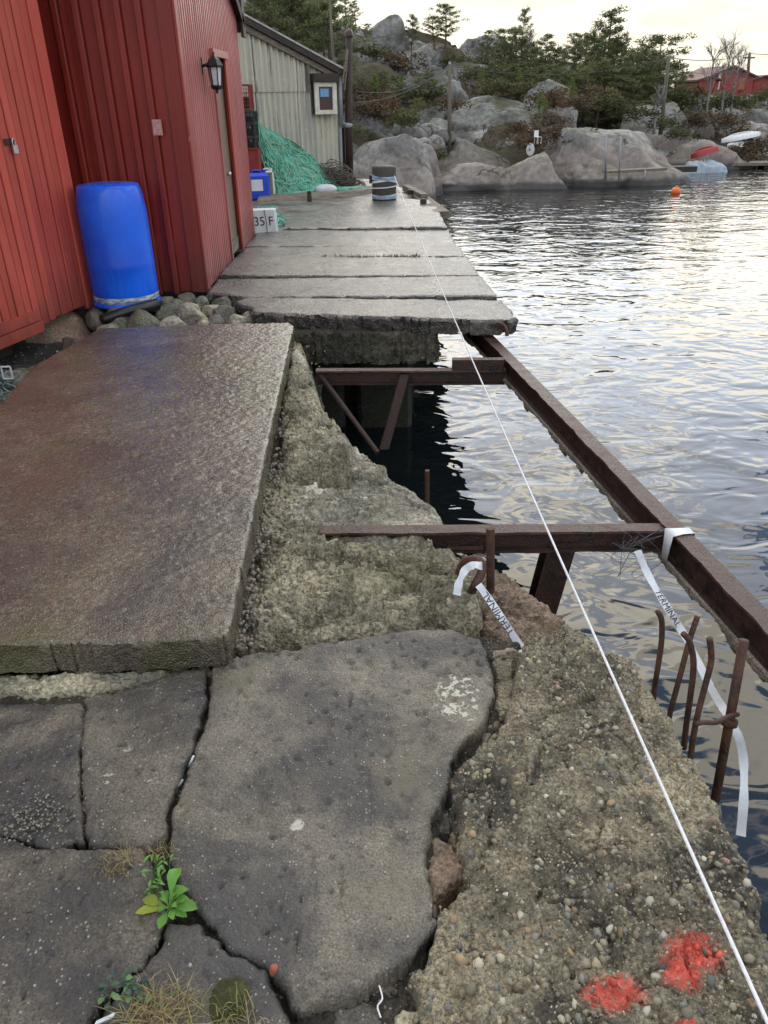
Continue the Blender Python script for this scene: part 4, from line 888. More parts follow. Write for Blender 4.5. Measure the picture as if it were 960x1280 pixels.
    for dx, h, w_ in ((-0.23, 1.05, 0.07), (-0.13, 1.0, 0.06)):
        o = MB().bbox((b[0]+dx, b[1]+0.12, -0.02), (w_, 0, 0), (0, 0.06, 0), (0, 0, h), 0.008).build('steel_post', M['rust']); tag(o, 'short rusty plate post between the shed corner and the tall post', 'post', 'short posts by the shed')
    for k, (x1, x2) in enumerate(((434, 428), (435, 431))):
        o = MB().tube([PY(x1, 62, 15.7), PY(x2, 105+8*k, 15.5)], 0.012, 6).build('rope', M['timber']); tag(o, 'short pale rope stay hanging from the tall rusty post', 'rope', 'rope stays')
    return O, U, nrm, R0
CS = make_corrugated_shed()

# ================================================================== YARD THINGS
def make_rope_pile():
    O, U, nrm, R0 = CS
    px_prof = [(312, 122), (318, 140), (330, 158), (345, 166), (365, 176), (380, 186), (395, 200), (410, 214), (425, 226), (440, 234)]
    def WQ(px, py, off=0.0):
        d = ray(px, py); tt = ((R0+nrm*off-CAM)@nrm)/(d@nrm); return CAM+tt*d
    prof = [WQ(a, b, 0.2) for a, b in px_prof]; ss = np.array([(p-O)@U for p in prof]); zz = np.array([p[2] for p in prof])
    s0, s1 = ss[0], ss[-1]
    def H(s): return float(np.interp(s, ss, zz))
    def S(s, v, lift=0.0):     # v: 0 at the foot, 1 at the top
        h = H(s); b = 0.62*(1-v)**0.8*min(1.0, h/0.7)**0.6+0.06; return O+U*s+nrm*(b+lift)+ZV*(h*v+lift*0.3)
    t = thing('rope_pile', (O+U*(s0+0.9)+nrm*0.4)*np.array([1, 1, 0]), 'tall heap of green rope and netting slumped against the corrugated shed', 'rope pile')
    V = []; Fc = []; n, m = 34, 16
    for i in range(n):
        for j in range(m):
            s = s0+(s1-s0)*i/(n-1); v = j/(m-1); V.append(S(s, v, -0.05+0.025*math.sin(i*2.1+j*1.3)))
    for i in range(n-1):
        for j in range(m-1): Fc.append((i*m+j, (i+1)*m+j, (i+1)*m+j+1, i*m+j+1))
    mk('netting', V, Fc, M['net_core'], t, True)
    rb = MB(); cols = []
    def strand(pts, r=0.0115):
        n0 = len(rb.v); rb.tube(pts, r, 4, False); c = np.array(random.choice([(0.10, 0.42, 0.29), (0.13, 0.47, 0.34), (0.07, 0.33, 0.23), (0.18, 0.50, 0.38), (0.12, 0.38, 0.25), (0.25, 0.42, 0.30)]))*random.uniform(0.75, 1.1); cols.extend([c]*(len(rb.v)-n0))
    for i in range(130):      # strands draping from the top
        a = random.uniform(0.0, 0.25); b = min(0.98, a+abs(random.gauss(0, 0.32))); pts = []
        ph = random.uniform(0, 6); k = 14
        for j in range(k):
            v = 1-j/(k-1); s = s0+(s1-s0)*(a+(b-a)*(1-v)**0.8+0.015*math.sin(ph+j*0.9)); pts.append(S(min(max(s, s0), s1), v**1.05, random.uniform(-0.01, 0.05)))
        strand(pts)
    for i in range(480):      # loops lying on the heap
        cs = s0+(s1-s0)*(0.05+0.93*random.random()**0.85); cv = random.random()**1.2*0.92; rs = random.uniform(0.10, 0.34); rv = random.uniform(0.08, 0.30); ph = random.uniform(0, 6.28); ar = random.uniform(2.5, 6.5); tw = random.uniform(-1, 1); pts = []
        lf = random.uniform(-0.015, 0.05)
        for j in range(16):
            q = ph+ar*j/15; ds = rs*math.cos(q); dv = rv*math.sin(q)+tw*ds*0.5
            s = min(max(cs+ds, s0+0.01), s1-0.01); v = min(max(cv+dv/max(H(s), 0.25)*0.8, 0.0), 1.0); pts.append(S(s, v, lf+0.012*math.sin(q*2+i)))
        strand(pts)
    for i in range(45):      # tails on the ground
        p = O+U*(s0+(s1-s0)*random.uniform(0.1, 1.05))+nrm*random.uniform(0.55, 0.85); pts = []; a = random.uniform(0, 6.28)
        for j in range(9):
            pts.append(p*np.array([1, 1, 0])+ZV*(0.01+0.02*random.random())); a += random.uniform(-0.9, 0.9); p = p+0.09*(math.cos(a)*U+0.5*math.sin(a)*nrm)
        strand(pts)
    o = rb.build('strands', M['rope_green'], t, True); set_tint(o, np.array(cols)); o['kind'] = 'stuff'
    # grey net beside it
    g = MB(); gc = []
    base = O+U*(s1-0.42)+nrm*0.30
    for i in range(110):
        c = base+U*random.uniform(-0.35, 0.50)+nrm*random.uniform(-0.05, 0.25); hh = max(0.05, 0.50-abs(((c-base)@U)+0.15)*0.85); cz = random.uniform(0.02, hh); ph = random.uniform(0, 6); rr = random.uniform(0.05, 0.16); pts = []
        for j in range(12):
            q = ph+j*0.5; pts.append(c*np.array([1, 1, 0])+U*rr*math.cos(q)+nrm*rr*0.3*math.sin(q*1.3)+ZV*max(0.01, cz+rr*0.6*math.sin(q)))
        n0 = len(g.v); g.tube(pts, 0.007, 4, False); k = random.choice([(0.10, 0.095, 0.09), (0.15, 0.13, 0.115), (0.07, 0.07, 0.075), (0.17, 0.13, 0.09)]); gc.extend([k]*(len(g.v)-n0))
    o = g.build('fishing_net', M['net_grey'], None, True); set_tint(o, np.array(gc)); tag(o, 'small heap of brownish grey net at the foot of the shed corner', 'net')
make_rope_pile()

def make_yard_things():
    # blue barrel standing on stones between the two red buildings
    c = np.array([-2.13, 6.47, 0.0]); R = 0.265
    t = thing('barrel', c, 'bright blue plastic barrel standing upside down between two red walls', 'barrel')
    prof = [(R*0.93, 0.035), (R*0.985, 0.06), (R, 0.12), (R*1.0, 0.30), (R*1.012, 0.32), (R*1.0, 0.34), (R, 0.62), (R*0.99, 0.74), (R*0.95, 0.84), (R*0.90, 0.895), (R*0.86, 0.915), (R*0.5, 0.925), (0.0, 0.925)]
    MB().lathe(c, prof, 48, False).build('body', M['blue_plastic'], t, True)
    MB().lathe(c, [(R*0.96, 0.0), (R*1.03, 0.002), (R*1.04, 0.018), (R*1.0, 0.034), (R*0.93, 0.036)], 48).build('rim', M['blue_plastic'], t, True)
    m, n, b = mat('clear_wrap'); g = n.noise(n.scale(n.pos(), (14, 14, 60)), 1.0, 4, 0.6); n.put(b.inputs['Base Color'], n.mix(n.rng(g, 0.4, 0.6), (0.16, 0.25, 0.36), (0.62, 0.66, 0.68))); b.inputs['Roughness'].default_value = 0.25; n.put(b.inputs['Normal'], n.bump(g, 1, 0.02))
    MB().lathe(c, [(R*0.96, 0.034), (R*1.0, 0.042), (R*0.99, 0.06), (R*1.004, 0.078), (R*0.996, 0.084)], 48, False).build('wrap', m, t, True)
    # stones under the barrel and along the barn
    spots = [(178, 402, .20), (135, 415, .12), (148, 398, .16), (122, 392, .13), (218, 404, .13), (240, 398, .09), (255, 402, .08), (283, 388, .12), (268, 400, .10), (236, 388, .11), (210, 388, .12), (264, 386, .09), (252, 376, .10), (232, 372, .12), (296, 398, .09), (205, 376, .12), (160, 384, .15), (276, 376, .10), (88, 428, .09), (312, 392, .08), (220, 380, .09), (246, 392, .08)]
    for k, (px, py, r) in enumerate(spots):
        p = PZ(px, py, -0.05); V, Fc = rock_mesh((r*random.uniform(1.0, 1.4), r*random.uniform(.75, 1.0), r*random.uniform(.6, .85)), 4, 0.16, 400+k, 0.6, 1.5, 0.9)
        a = random.uniform(0, 3.1); ca, sa = math.cos(a), math.sin(a); V = V@np.array([[ca, sa, 0], [-sa, ca, 0], [0, 0, 1]])
        o = mk('stone', V+p-ZV*r*0.25, Fc, M[['stone', 'rubble', 'stone', 'slab_mid', 'rubble_pale'][k % 5]], None, True)
        lab = 'rounded greenish stone in the rubble between the wet slab and the barn'
        if r >= .2: lab = 'largest greenish boulder in front of the blue barrel'
        if px == 88: lab = 'small pale stone at the corner of the red boathouse footing'
        if px == 283: lab = 'wide mossy stone below the corner of the dark red barn'
        tag(o, lab, 'stone', 'stones beside the barn')
    o = piece('ground_fill', [(-4.6, 5.4), (-0.62, 5.5), (-0.64, 6.0), (-1.0, 6.1), (-1.2, 6.6), (-1.3, 7.1), (-4.6, 7.1)], -0.20, 0.3, M['fill'], None, res=0.03, en=0.02, es=4, er=0.02, slope=4, disp=slab_disp(0.08, 4, 440), seed=441); struct(o)
    pp = [PZ(128, 400, -0.02), PZ(165, 388, 0.0), PZ(198, 380, 0.02)]
    o = MB().tube(pp, 0.045, 12).build('pipe', M['black_metal'], None, True); tag(o, 'short black plastic pipe lying on the stones under the barrel', 'pipe')
    # broken sill under the barn corner
    o = MB().bbox(PZ(268, 376, -0.06), (0.40, -0.10, 0), (0.02, 0.10, 0), (0, 0, 0.05), 0.008).build('steel_angle', M['rust']); tag(o, 'rusty steel angle under the dock edge at the barn corner', 'steel angle')
    # junk under the red boathouse
    A, dv, nv = LS
    for k in range(9):
        p = PZ(random.uniform(-30, 70), random.uniform(455, 505), -0.18); r = random.uniform(.05, .11); V, Fc = rock_mesh((r*1.2, r, r*.7), 3, 0.14, 460+k, 0.7, 1.6, 0.6); o = mk('stone', V+p, Fc, M['stone'], None, True); tag(o, 'dark stone among the litter under the red boathouse', 'stone', 'stones under the boathouse')
    g = MB(); gc = []
    for i in range(40):
        c = PZ(random.uniform(-25, 20), random.uniform(470, 520), -0.14); ph = random.uniform(0, 6); rr = random.uniform(.03, .07); n0 = len(g.v); g.tube([c+np.array([rr*math.cos(ph+j*.6), rr*math.sin(ph+j*.6), 0.02*math.sin(j+i)+0.02]) for j in range(9)], 0.004, 4, False); gc.extend([random.choice([(0.10, 0.16, 0.15), (0.25, 0.29, 0.30), (0.05, 0.12, 0.09)])]*(len(g.v)-n0))
    o = g.build('net_scrap', M['net_grey'], None, True); set_tint(o, np.array(gc)); tag(o, 'tangled grey and green net scrap under the red boathouse', 'net scrap')
    o = MB(); q = PZ(4, 474, -0.10)
    for (a, b_) in (((0, 0), (.06, 0)), ((.06, 0), (.06, .08)), ((.06, .08), (0, .08)), ((0, .08), (0, 0))): o.tube([q+np.array([a[0], 0.01, a[1]]), q+np.array([b_[0], 0.01, b_[1]])], 0.006, 5)
    o = o.build('plastic_grid', M['white_plastic']); tag(o, 'small white plastic frame among the litter under the boathouse', 'plastic grid')
    # crates and pots behind the barn
    def crate(x, y, z, w, d, h, m, label, cat='crate'):
        t = thing('crate', (x+w/2, y+d/2, z), label, cat, 'crates stacked behind the barn')
        th = 0.012
        MB().obox((x, y, z), (w, 0, 0), (0, d, 0), (0, 0, th)).build('bottom', m, t)
        for (o_, a, b_) in (((x, y, z+th), (w, 0, 0), (0, th, 0)), ((x, y+d-th, z+th), (w, 0, 0), (0, th, 0)), ((x, y+th, z+th), (th, 0, 0), (0, d-2*th, 0)), ((x+w-th, y+th, z+th), (th, 0, 0), (0, d-2*th, 0))): MB().obox(o_, a, b_, (0, 0, h-th)).build('side', m, t)
        MB().obox((x-0.012, y-0.012, z+h), (w+0.024, 0, 0), (0, 0.03, 0), (0, 0, 0.025)).build('rim', m, t)
        return t
    def pot(x, y, z, w, d, h, label, m=None, frame=None):   # wire fishing pot
        t = thing('fishing_pot', (x+w/2, y+d/2, z), label, 'fishing pot', 'pots stacked behind the barn'); m = frame or M['black_net']
        fr = MB(); c = [(x, y), (x+w, y), (x+w, y+d), (x, y+d)]
        for i in range(4):
            a, b_ = c[i], c[(i+1) % 4]; fr.tube([(*a, z), (*b_, z)], .012, 5); fr.tube([(*a, z+h), (*b_, z+h)], .012, 5); fr.tube([(*a, z), (*a, z+h)], .012, 5)
        fr.build('frame', m, t)
        ns = MB()
        for i in range(1, 9):
            q = i/9; ns.tube([(x+w*q, y, z), (x+w*q, y, z+h)], .004, 4, False); ns.tube([(x+w, y+d*q, z), (x+w, y+d*q, z+h)], .004, 4, False)
        for i in range(1, 6):
            q = i/6; ns.tube([(x, y, z+h*q), (x+w, y, z+h*q)], .004, 4, False); ns.tube([(x+w, y, z+h*q), (x+w, y+d, z+h*q)], .004, 4, False)
        ns.build('mesh', m, t)['kind'] = 'stuff'
        MB().obox((x+w*.1, y+d*.15, z+.01), (w*.8, 0, 0), (0, d*.7, 0), (0, 0, h*.5)).build('bait_box', M['black_metal'], t)
    yb = 14.0
    def XZ(px, py): p = PY(px, py, yb); return p[0], p[2]
    x0, z0 = XZ(303, 222); x1, _ = XZ(324, 222)
    w = x1-x0
    crate(x0-0.15, yb, XZ(310, 214)[1], w+.17, 0.5, XZ(310, 187)[1]-XZ(310, 214)[1], M['red_plastic'], 'dark red fish crate at the foot of the black pots')
    for k, (ya, yb_) in enumerate(((187, 172), (171, 155), (154, 139))):
        pot(x0-0.12, yb+0.02*k, XZ(310, ya)[1], w+.10, .45, XZ(310, yb_)[1]-XZ(310, ya)[1]-0.01, ['lowest black wire pot, resting on the dark red crate', 'middle black wire pot in the stack behind the barn', 'uppermost black wire pot, directly under the red wire basket'][k])
    pot(x0-0.12, yb+0.05, XZ(310, 137)[1], w+.06, .4, XZ(310, 106)[1]-XZ(310, 137)[1], 'red wire basket on top of the stacked pots', frame=M['red_plastic'])
    o = MB().bbox((x0-.3, yb-.05, 0.02), (w+.5, 0, 0), (0, .6, 0), (0, 0, max(XZ(310, 216)[1]-0.03, .1)), .01).build('pallet', M['timber']); tag(o, 'low wooden platform under the stack of pots', 'platform')
    # jerrycans
    def can(c, w, d, h, m, label, lab=True, rz=0.0):
        t = thing('jerrycan', c, label, 'jerrycan'); ca, sa = math.cos(rz), math.sin(rz); ax = np.array([ca, sa, 0]); ay = np.array([-sa, ca, 0]); c = np.array(c)
        MB().bbox(c-ax*w/2-ay*d/2, ax*w, ay*d, ZV*h*.82, .03).build('body', m, t)
        o_ = c-ax*w/2-ay*d/2+ZV*h*.82; i = .04
        MB().hexa([o_, o_+ax*w, o_+ax*w+ay*d, o_+ay*d, o_+ax*i+ay*i+ZV*h*.1, o_+ax*(w-i)+ay*i+ZV*h*.1, o_+ax*(w-i)+ay*(d-i)+ZV*h*.1, o_+ax*i+ay*(d-i)+ZV*h*.1]).build('shoulder', m, t)
        MB().tube(spline([c-ax*w*.25+ZV*h*.9, c-ax*w*.2+ZV*h*.99, c+ax*w*.12+ZV*h*.99, c+ax*w*.16+ZV*h*.9], 4), .016, 6).build('handle', m, t, True)
        MB().lathe(c+ax*w*.32+ZV*h*.9, [(.03, 0), (.03, .05)], 10).build('cap', m, t)
        if lab:
            MB().obox(c-ax*w*.34-ay*(d/2+.004)+ZV*h*.30, ax*w*.52, ay*.003, ZV*h*.40).build('paper_label', M['white_plastic'], t)
            MB().obox(c+ax*(w/2+.001)-ay*d*.3+ZV*h*.15, ax*.003, ay*d*.5, ZV*h*.35).build('paper_label', M['white_plastic'], t)
    cb = PZ(324, 248, 0.0); can(cb, 0.36, 0.24, 0.43, M['blue_can'], 'bright blue jerrycan with a white paper label by the green rope', True, 0.25)
    cw = PZ(334, 245, 0.0)+np.array([0, 0.15, 0]); can(cw, 0.22, 0.22, 0.42, M['white_plastic'], 'translucent white jerrycan tucked behind the blue one', False, 0.3)
    # white float box marked 35 F, lying against the barn corner
    fb = PZ(336, 291, 0.0); ax = np.array([math.cos(.18), math.sin(.18), 0]); ay = np.array([-math.sin(.18), math.cos(.18), 0]); tl = np.array([-.05, 0, 1.0])
    t = thing('plastic_float', fb, 'white plastic float marked 35 F beside the barn corner', 'float')
    w_, h_ = .33, .27; o_ = fb-ax*w_*.62-ay*.02
    body = MB().bbox(o_, ax*w_, ay*.2, tl*h_, .035).build('body', M['white_plastic'], t)
    for (txt, dx) in (('35', .035), ('F', .215)):
        cu = bpy.data.curves.new('marking', 'FONT'); cu.body = txt; cu.size = .15
        to = bpy.data.objects.new('tmp', cu); COL.objects.link(to); dg = bpy.context.evaluated_depsgraph_get(); me = bpy.data.meshes.new_from_object(to.evaluated_get(dg)); bpy.data.objects.remove(to)
        V = np.array([v.co[:] for v in me.vertices]); Fc = [tuple(p.vertices) for p in me.polygons]; bpy.data.meshes.remove(me)
        P = o_+np.outer(V[:, 0]*.95+dx, ax)+np.outer(V[:, 1]+h_*.34, tl)-ay*.006
        mk('marking', P, Fc, M['ink'], body)
    MB().tube([o_+ax*w_*.56-ay*.01+tl*.0, o_+ax*w_*.58-ay*.012+tl*h_*.5, o_+ax*w_*.55-ay*.008+tl*h_], .004, 5).build('cord', M['ink'], t)
    # coil of green rope by the float
    g = MB(); gc = []
    for i in range(70):
        c = PZ(random.gauss(332, 8), random.gauss(277, 5), 0.02); rr = random.uniform(.06, .2); ph = random.uniform(0, 6); lz = random.uniform(0, .12); n0 = len(g.v)
        g.tube([np.array([c[0]+rr*math.cos(ph+j*.45), c[1]+.1+rr*.7*math.sin(ph+j*.45), .012+lz*(0.5+.5*math.sin(j*.5+i))]) for j in range(random.randint(8, 16))], .008, 4, False)
        k = np.array(random.choice([(0.10, 0.42, 0.29), (0.13, 0.47, 0.34), (0.18, 0.50, 0.38)]))*random.uniform(.6, 1.1); gc.extend([k]*(len(g.v)-n0))
    o = g.build('rope_coil', M['rope_green'], None, True); set_tint(o, np.array(gc)); tag(o, 'loose coil of green rope on the dock behind the white float', 'rope coil')
    o = MB().tube(spline([PZ(318, 268, .1), PZ(332, 262, .12), PZ(338, 268, .1), PZ(333, 275, .08)], 5), .016, 6).build('plastic_tube', M['white_plastic'], None, True); tag(o, 'bent white plastic tube on the green rope coil', 'plastic tube')
    p = PZ(407, 241, 0.0); V, Fc = rock_mesh((.20, .10, .09), 3, .06, 480, .8); o = mk('plastic_bag', V+p+ZV*.05, Fc, M['white_plastic'], None, True); tag(o, 'crumpled white plastic bag in front of the green rope heap', 'plastic bag')
    p = PZ(387, 251, 0.0); o = MB().lathe(p-ZV*.03, [(.035, 0), (.04, .06), (.033, .13), (.036, .17), (.02, .18)], 8).build('iron_stub', M['rust']); tag(o, 'short rusty iron stub standing in the yard before the rope heap', 'iron stub')
    V = []; 
    o = piece('plank', pxpoly([(322, 246), (420, 240), (470, 235), (476, 238), (400, 246), (324, 252)], .02), .045, .06, M['timber'], None, res=.03, en=.02, es=4, er=.015, slope=6, disp=slab_disp(.02, 3, 482), seed=483); tag(o, 'rotten mossy plank edging the yard before the rope heap', 'plank')
    # bollard
    bc = np.array([0.075, 13.05, 0.03]); t = thing('bollard', bc, 'stout tarred bollard wrapped with blue and white tape', 'bollard')
    MB().lathe(bc, [(.195, -.05), (.192, .1), (.188, .47), (.180, .485), (.165, .49)], 28).build('post', M['bollard'], t, True)
    MB().lathe(bc, [(.166, .486), (.17, .495), (.08, .502), (0.0, .504)], 28, False).build('top', M['timber'], t, True)
    def wrap(z0, z1, w, m):
        V = []; Fc = []; n = 26
        for i in range(n):
            a = math.pi+math.pi*1.05*i/(n-1)-0.05; q = i/(n-1); z = z0+(z1-z0)*q; r = .197
            for e in (0, w): V.append((bc[0]+r*math.cos(a), bc[1]+r*math.sin(a), bc[2]+z+e))
            if i: Fc.append((2*i-2, 2*i, 2*i+1, 2*i-1))
        o = mk('tape_wrap', V, Fc, m, t, True); return o
    for a in ((.36, .24, .035, M['tape_blue']), (.24, .33, .03, M['tape']), (.30, .31, .045, M['tape_blue']), (.17, .21, .016, M['tape']), (.02, .07, .04, M['tape_blue']), (.06, .02, .035, M['tape']), (.03, .03, .03, M['tape_blue'])): wrap(*a)
    MB().bbox(bc+np.array([-.235, -.05, .25]), (.045, 0, 0), (0, .08, 0), (0, 0, .12), .006).build('cleat', M['rust'], t)
    # timber kerb along the dock edge
    k0, k1 = PZ(506, 236, .05), PZ(532, 252, .05); d = (k1-k0); d /= np.linalg.norm(d); sdv = np.array([-d[1], d[0], 0.0])
    if sdv[0] < 0: sdv = -sdv
    for (a, b_, h, ww, lab) in ((PZ(503, 234, 0.06), PZ(526, 246, .06), .10, .12, 'grey timber kerb on the dock edge behind the bollard'), (PZ(517, 247, 0), PZ(543, 268, 0), .09, .22, 'squared timber beam at the dock edge beside the bollard')):
        d = (b_-a)*np.array([1, 1, 0]); n_ = np.array([-d[1], d[0], 0])/np.linalg.norm(d)
        if n_[0] < 0: n_ = -n_
        o = MB().bbox(a-ZV*h*.6, d, n_*ww, ZV*h, .01).build('timber_beam', M['timber']); tag(o, lab, 'timber beam', 'timbers on the dock edge')
    for q in (0.3, 0.75):
        p = PZ(503, 234, .06)*(1-q)+PZ(540, 260, .06)*q; o = MB().lathe(p-ZV*.02, [(.05, 0), (.05, .06), (.03, .07)], 8).build('bolt_head', M['rust']); tag(o, 'rusty bolt head on the timber at the dock edge', 'bolt', 'bolts on the dock edge')
make_yard_things()

# ================================================================== STEELWORK OVER THE GAP
def frame_of(p0, p1):
    d = p1-p0; L = np.linalg.norm(d); d = d/L; s = np.cross(d, ZV); s /= np.linalg.norm(s); u = np.cross(s, d); return d, L, s, u
def ibeam_parts(t, p0, p1, w, h, tw=0.010, tf=0.012, crust=None, seed=0):
    """p0,p1: centre line of the top face; flanges and web as parts"""
    d, L, s, u = frame_of(p0, p1)
    def wob(name, o, a, b, m, sd):      # rust-eaten plate: grid box with uneven edges
        n = max(int(L/0.03), 8); V = []; Fc = []
        for i in range(n+1):
            q = i/n; P = np.array([[q*L*6+sd, 0, 0], [q*L*6+sd+31, 4, 0]]); e = fbm(P, 1.6, 4, seed+sd)*0.009; c = o+d*L*q
            A2 = a*(1+e[0]*12); V += [c, c+A2, c+A2+b, c+b]
            if i:
                k = 4*i; V_ = 4*(i-1)
                for j in range(4): Fc.append((V_+j, V_+(j+1) % 4, k+(j+1) % 4, k+j))
        Fc.append((3, 2, 1, 0)); k = 4*n; Fc.append((k, k+1, k+2, k+3))
        return mk(name, V, Fc, m, t)
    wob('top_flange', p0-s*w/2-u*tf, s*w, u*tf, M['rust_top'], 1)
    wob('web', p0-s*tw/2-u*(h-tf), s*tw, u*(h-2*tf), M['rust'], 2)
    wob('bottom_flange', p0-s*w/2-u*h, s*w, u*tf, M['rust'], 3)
    if crust:
        n = int(L/0.012); V = []; Fc = []
        for i in range(n+1):
            q = i/n; P = np.array([[q*L*9, 0, seed]]); lo = 0.022+0.055*max(0, fbm(P, 1.3, 4, 9)[0]+0.30)+0.006*random.random(); th = 0.012+0.012*random.random()
            c = p0+d*L*q+s*(w/2+0.002)-u*(h-0.020)
            V += [c, c+s*th*.6-u*.006, c+s*th*.7-u*lo*.6, c-s*0.01-u*lo]
            if i:
                k = 4*i; b_ = 4*(i-1)
                for j in range(4): Fc.append((b_+j, b_+(j+1) % 4, k+(j+1) % 4, k+j))
        mk('mortar_crust', V, Fc, M['crust'], t)
def make_steel():
    zt = -0.155
    a = PZ(591, 400, zt); b = PZ(945, 762, zt); d = (b-a)/np.linalg.norm(b-a); e = b+d*1.9
    t = thing('steel_beam', (*a[:2], zt-0.15), 'long rusty steel edge beam running out from under the dock over the water', 'steel beam')
    ibeam_parts(t, a-d*0.25, e, 0.082, 0.145, crust=True, seed=3)
    global EDGE; EDGE = (a, d)
    def on_edge(y): return a+d*((y-a[1])/d[1])
    p1 = PZ(400, 662, -0.165); q1 = on_edge(2.80); q1 = np.array([q1[0]-0.05, p1[1]-0.02, -0.165])
    t = thing('steel_beam', (*p1[:2], -0.27), 'rusty steel cross beam set into the rough rock near the tape', 'steel beam'); ibeam_parts(t, p1, q1, 0.07, 0.105, seed=8)
    d1, L1, s1, u1 = frame_of(p1, q1)
    MB().obox(p1+d1*L1*.37-s1*-.036-u1*.085, d1*.16, s1*.004, u1*.016).build('scale_flake', M['rust_top'], t)
    p2 = PZ(395, 462, -0.22); q2 = on_edge(5.18); q2 = np.array([q2[0]-.05, p2[1]-.05, -0.22])
    t = thing('steel_beam', (*p2[:2], -0.33), 'rusty steel cross beam near the dock with a short plate on top', 'steel beam'); ibeam_parts(t, p2, q2, 0.07, 0.105, seed=12)
    d2, L2, s2, u2 = frame_of(p2, q2)
    MB().bbox(p2+d2*L2*.72-s2*.03+u2*.002, d2*L2*.27, s2*.06, u2*.075, .004).build('packing_plate', M['rust'], t)
    # raking post and braces
    po = PY(702, 672, 2.90); pb = np.array([po[0]-0.16, 3.05, WZ-0.5])
    t = thing('steel_post', pb, 'dark raking steel post under the cross beam by the tape', 'post')
    for k, (ox, oy, w_, l_) in enumerate(((-.06, -.05, .12, .012), (-.06, .05, .12, .012), (-.006, -.04, .012, .09))):
        MB().hexa([pb+np.array([ox, oy, 0]), pb+np.array([ox+w_, oy, 0]), pb+np.array([ox+w_, oy+l_, 0]), pb+np.array([ox, oy+l_, 0]), po+np.array([ox, oy, 0]), po+np.array([ox+w_, oy, 0]), po+np.array([ox+w_, oy+l_, 0]), po+np.array([ox, oy+l_, 0])]).build(['flange', 'flange', 'web'][k], M['rust'], t)
    o = MB().tube([PZ(397, 464, -0.24), PY(472, 566, 4.6)], .017, 8).build('steel_brace', M['rust']); tag(o, 'thin rusty brace running down from the cross beam along the rocks', 'brace')
    o = MB().bbox(PY(500, 468, 5.22), (0.07, 0, 0), (0, .05, 0), tuple(PY(474, 562, 5.0)-PY(500, 468, 5.22)), .006).build('steel_brace', M['rust']); tag(o, 'broad dark brace slanting down to the water from the far cross beam', 'brace')
    # rods
    def rod(px, py0, py1, zb, r, label):
        b = PZ(px, py1, zb); tp = PY(px, py0, b[1]); o = MB().tube([b-ZV*.3, b, tp], r, 10).build('steel_rod', M['rebar'], None, False); tag(o, label, 'steel rod'); return b
    rod(534, 588, 628, -0.62, .014, 'short rusty rod standing in the dark water below the rocks')
    rod(613, 660, 742, -0.28, .017, 'upright rusty rod in front of the cross beam')
    hk = [PZ(573, 716, -0.12)-ZV*.10, PY(574, 716, 2.42), PY(580, 704, 2.40), PY(592, 699, 2.38), PY(601, 703, 2.36), PY(602, 715, 2.34), PY(593, 733, 2.31), PZ(585, 748, -.24), PZ(585, 748, -.24)-ZV*.06]
    o = MB().tube(spline(hk[1:], 6), .0165, 10).build('bent_rod', M['rebar'], None, True); tag(o, 'bent hook of rusty rebar with a tape knot in the rock', 'rebar')
    def bar(pts, r, label, ring=None):
        P = [PY(*q) for q in pts]; o = MB().tube(spline(P, 6), r, 10).build('rebar', M['rebar'], None, True); tag(o, label, 'rebar', 'rebar at the block edge'); return o
    bar([(822, 764, 1.82), (827, 775, 1.82), (827, 800, 1.83), (823, 830, 1.84), (818, 862, 1.86), (815, 900, 1.88)], .0085, 'rebar with a bent tip standing apart behind the pebbly block')
    bar([(872, 770, 1.86), (862, 800, 1.83), (850, 845, 1.80), (838, 890, 1.78), (832, 920, 1.78)], .0085, 'straight leaning rebar crossing behind its neighbour')
    bar([(854, 792, 1.72), (862, 803, 1.72), (867, 830, 1.72), (863, 870, 1.72), (858, 905, 1.73), (855, 935, 1.74)], .0090, 'rebar curved like a bow between two straighter bars')
    bar([(887, 798, 1.70), (889, 825, 1.70), (882, 855, 1.69), (873, 890, 1.68), (866, 925, 1.67), (862, 960, 1.66)], .0090, 'kinked rebar next to the ringed post')
    bar([(868, 905, 1.66), (880, 903, 1.68), (895, 903, 1.75), (910, 896, 1.84), (922, 893, 1.95)], .0080, 'level bar reaching from the kinked rebar to the ringed post')
    P0, P1 = PY(930, 800, 2.02), PY(894, 1000, 1.86)
    t = thing('steel_post', P1, 'slim rusty post with a ring collar under the edge beam', 'post')
    MB().tube([P1, P0], [.016, .0165], 12).build('shaft', M['rebar'], t, True); c = P0+(P1-P0)*.50; dd = (P1-P0)/np.linalg.norm(P1-P0)
    MB().tube([c-dd*.016, c-dd*.010, c+dd*.010, c+dd*.016], [.018, .028, .028, .018], 14).build('collar', M['rebar'], t, True)
    o = MB().tube(spline([PY(622, 404, 5.7), PY(630, 407, 5.66), PY(633, 414, 5.63), PY(634, 420, 5.62)], 5), .014, 8).build('bent_rod', M['rebar'], None, True); tag(o, 'curled rebar end under the corner of the front dock slab', 'rebar')
make_steel()

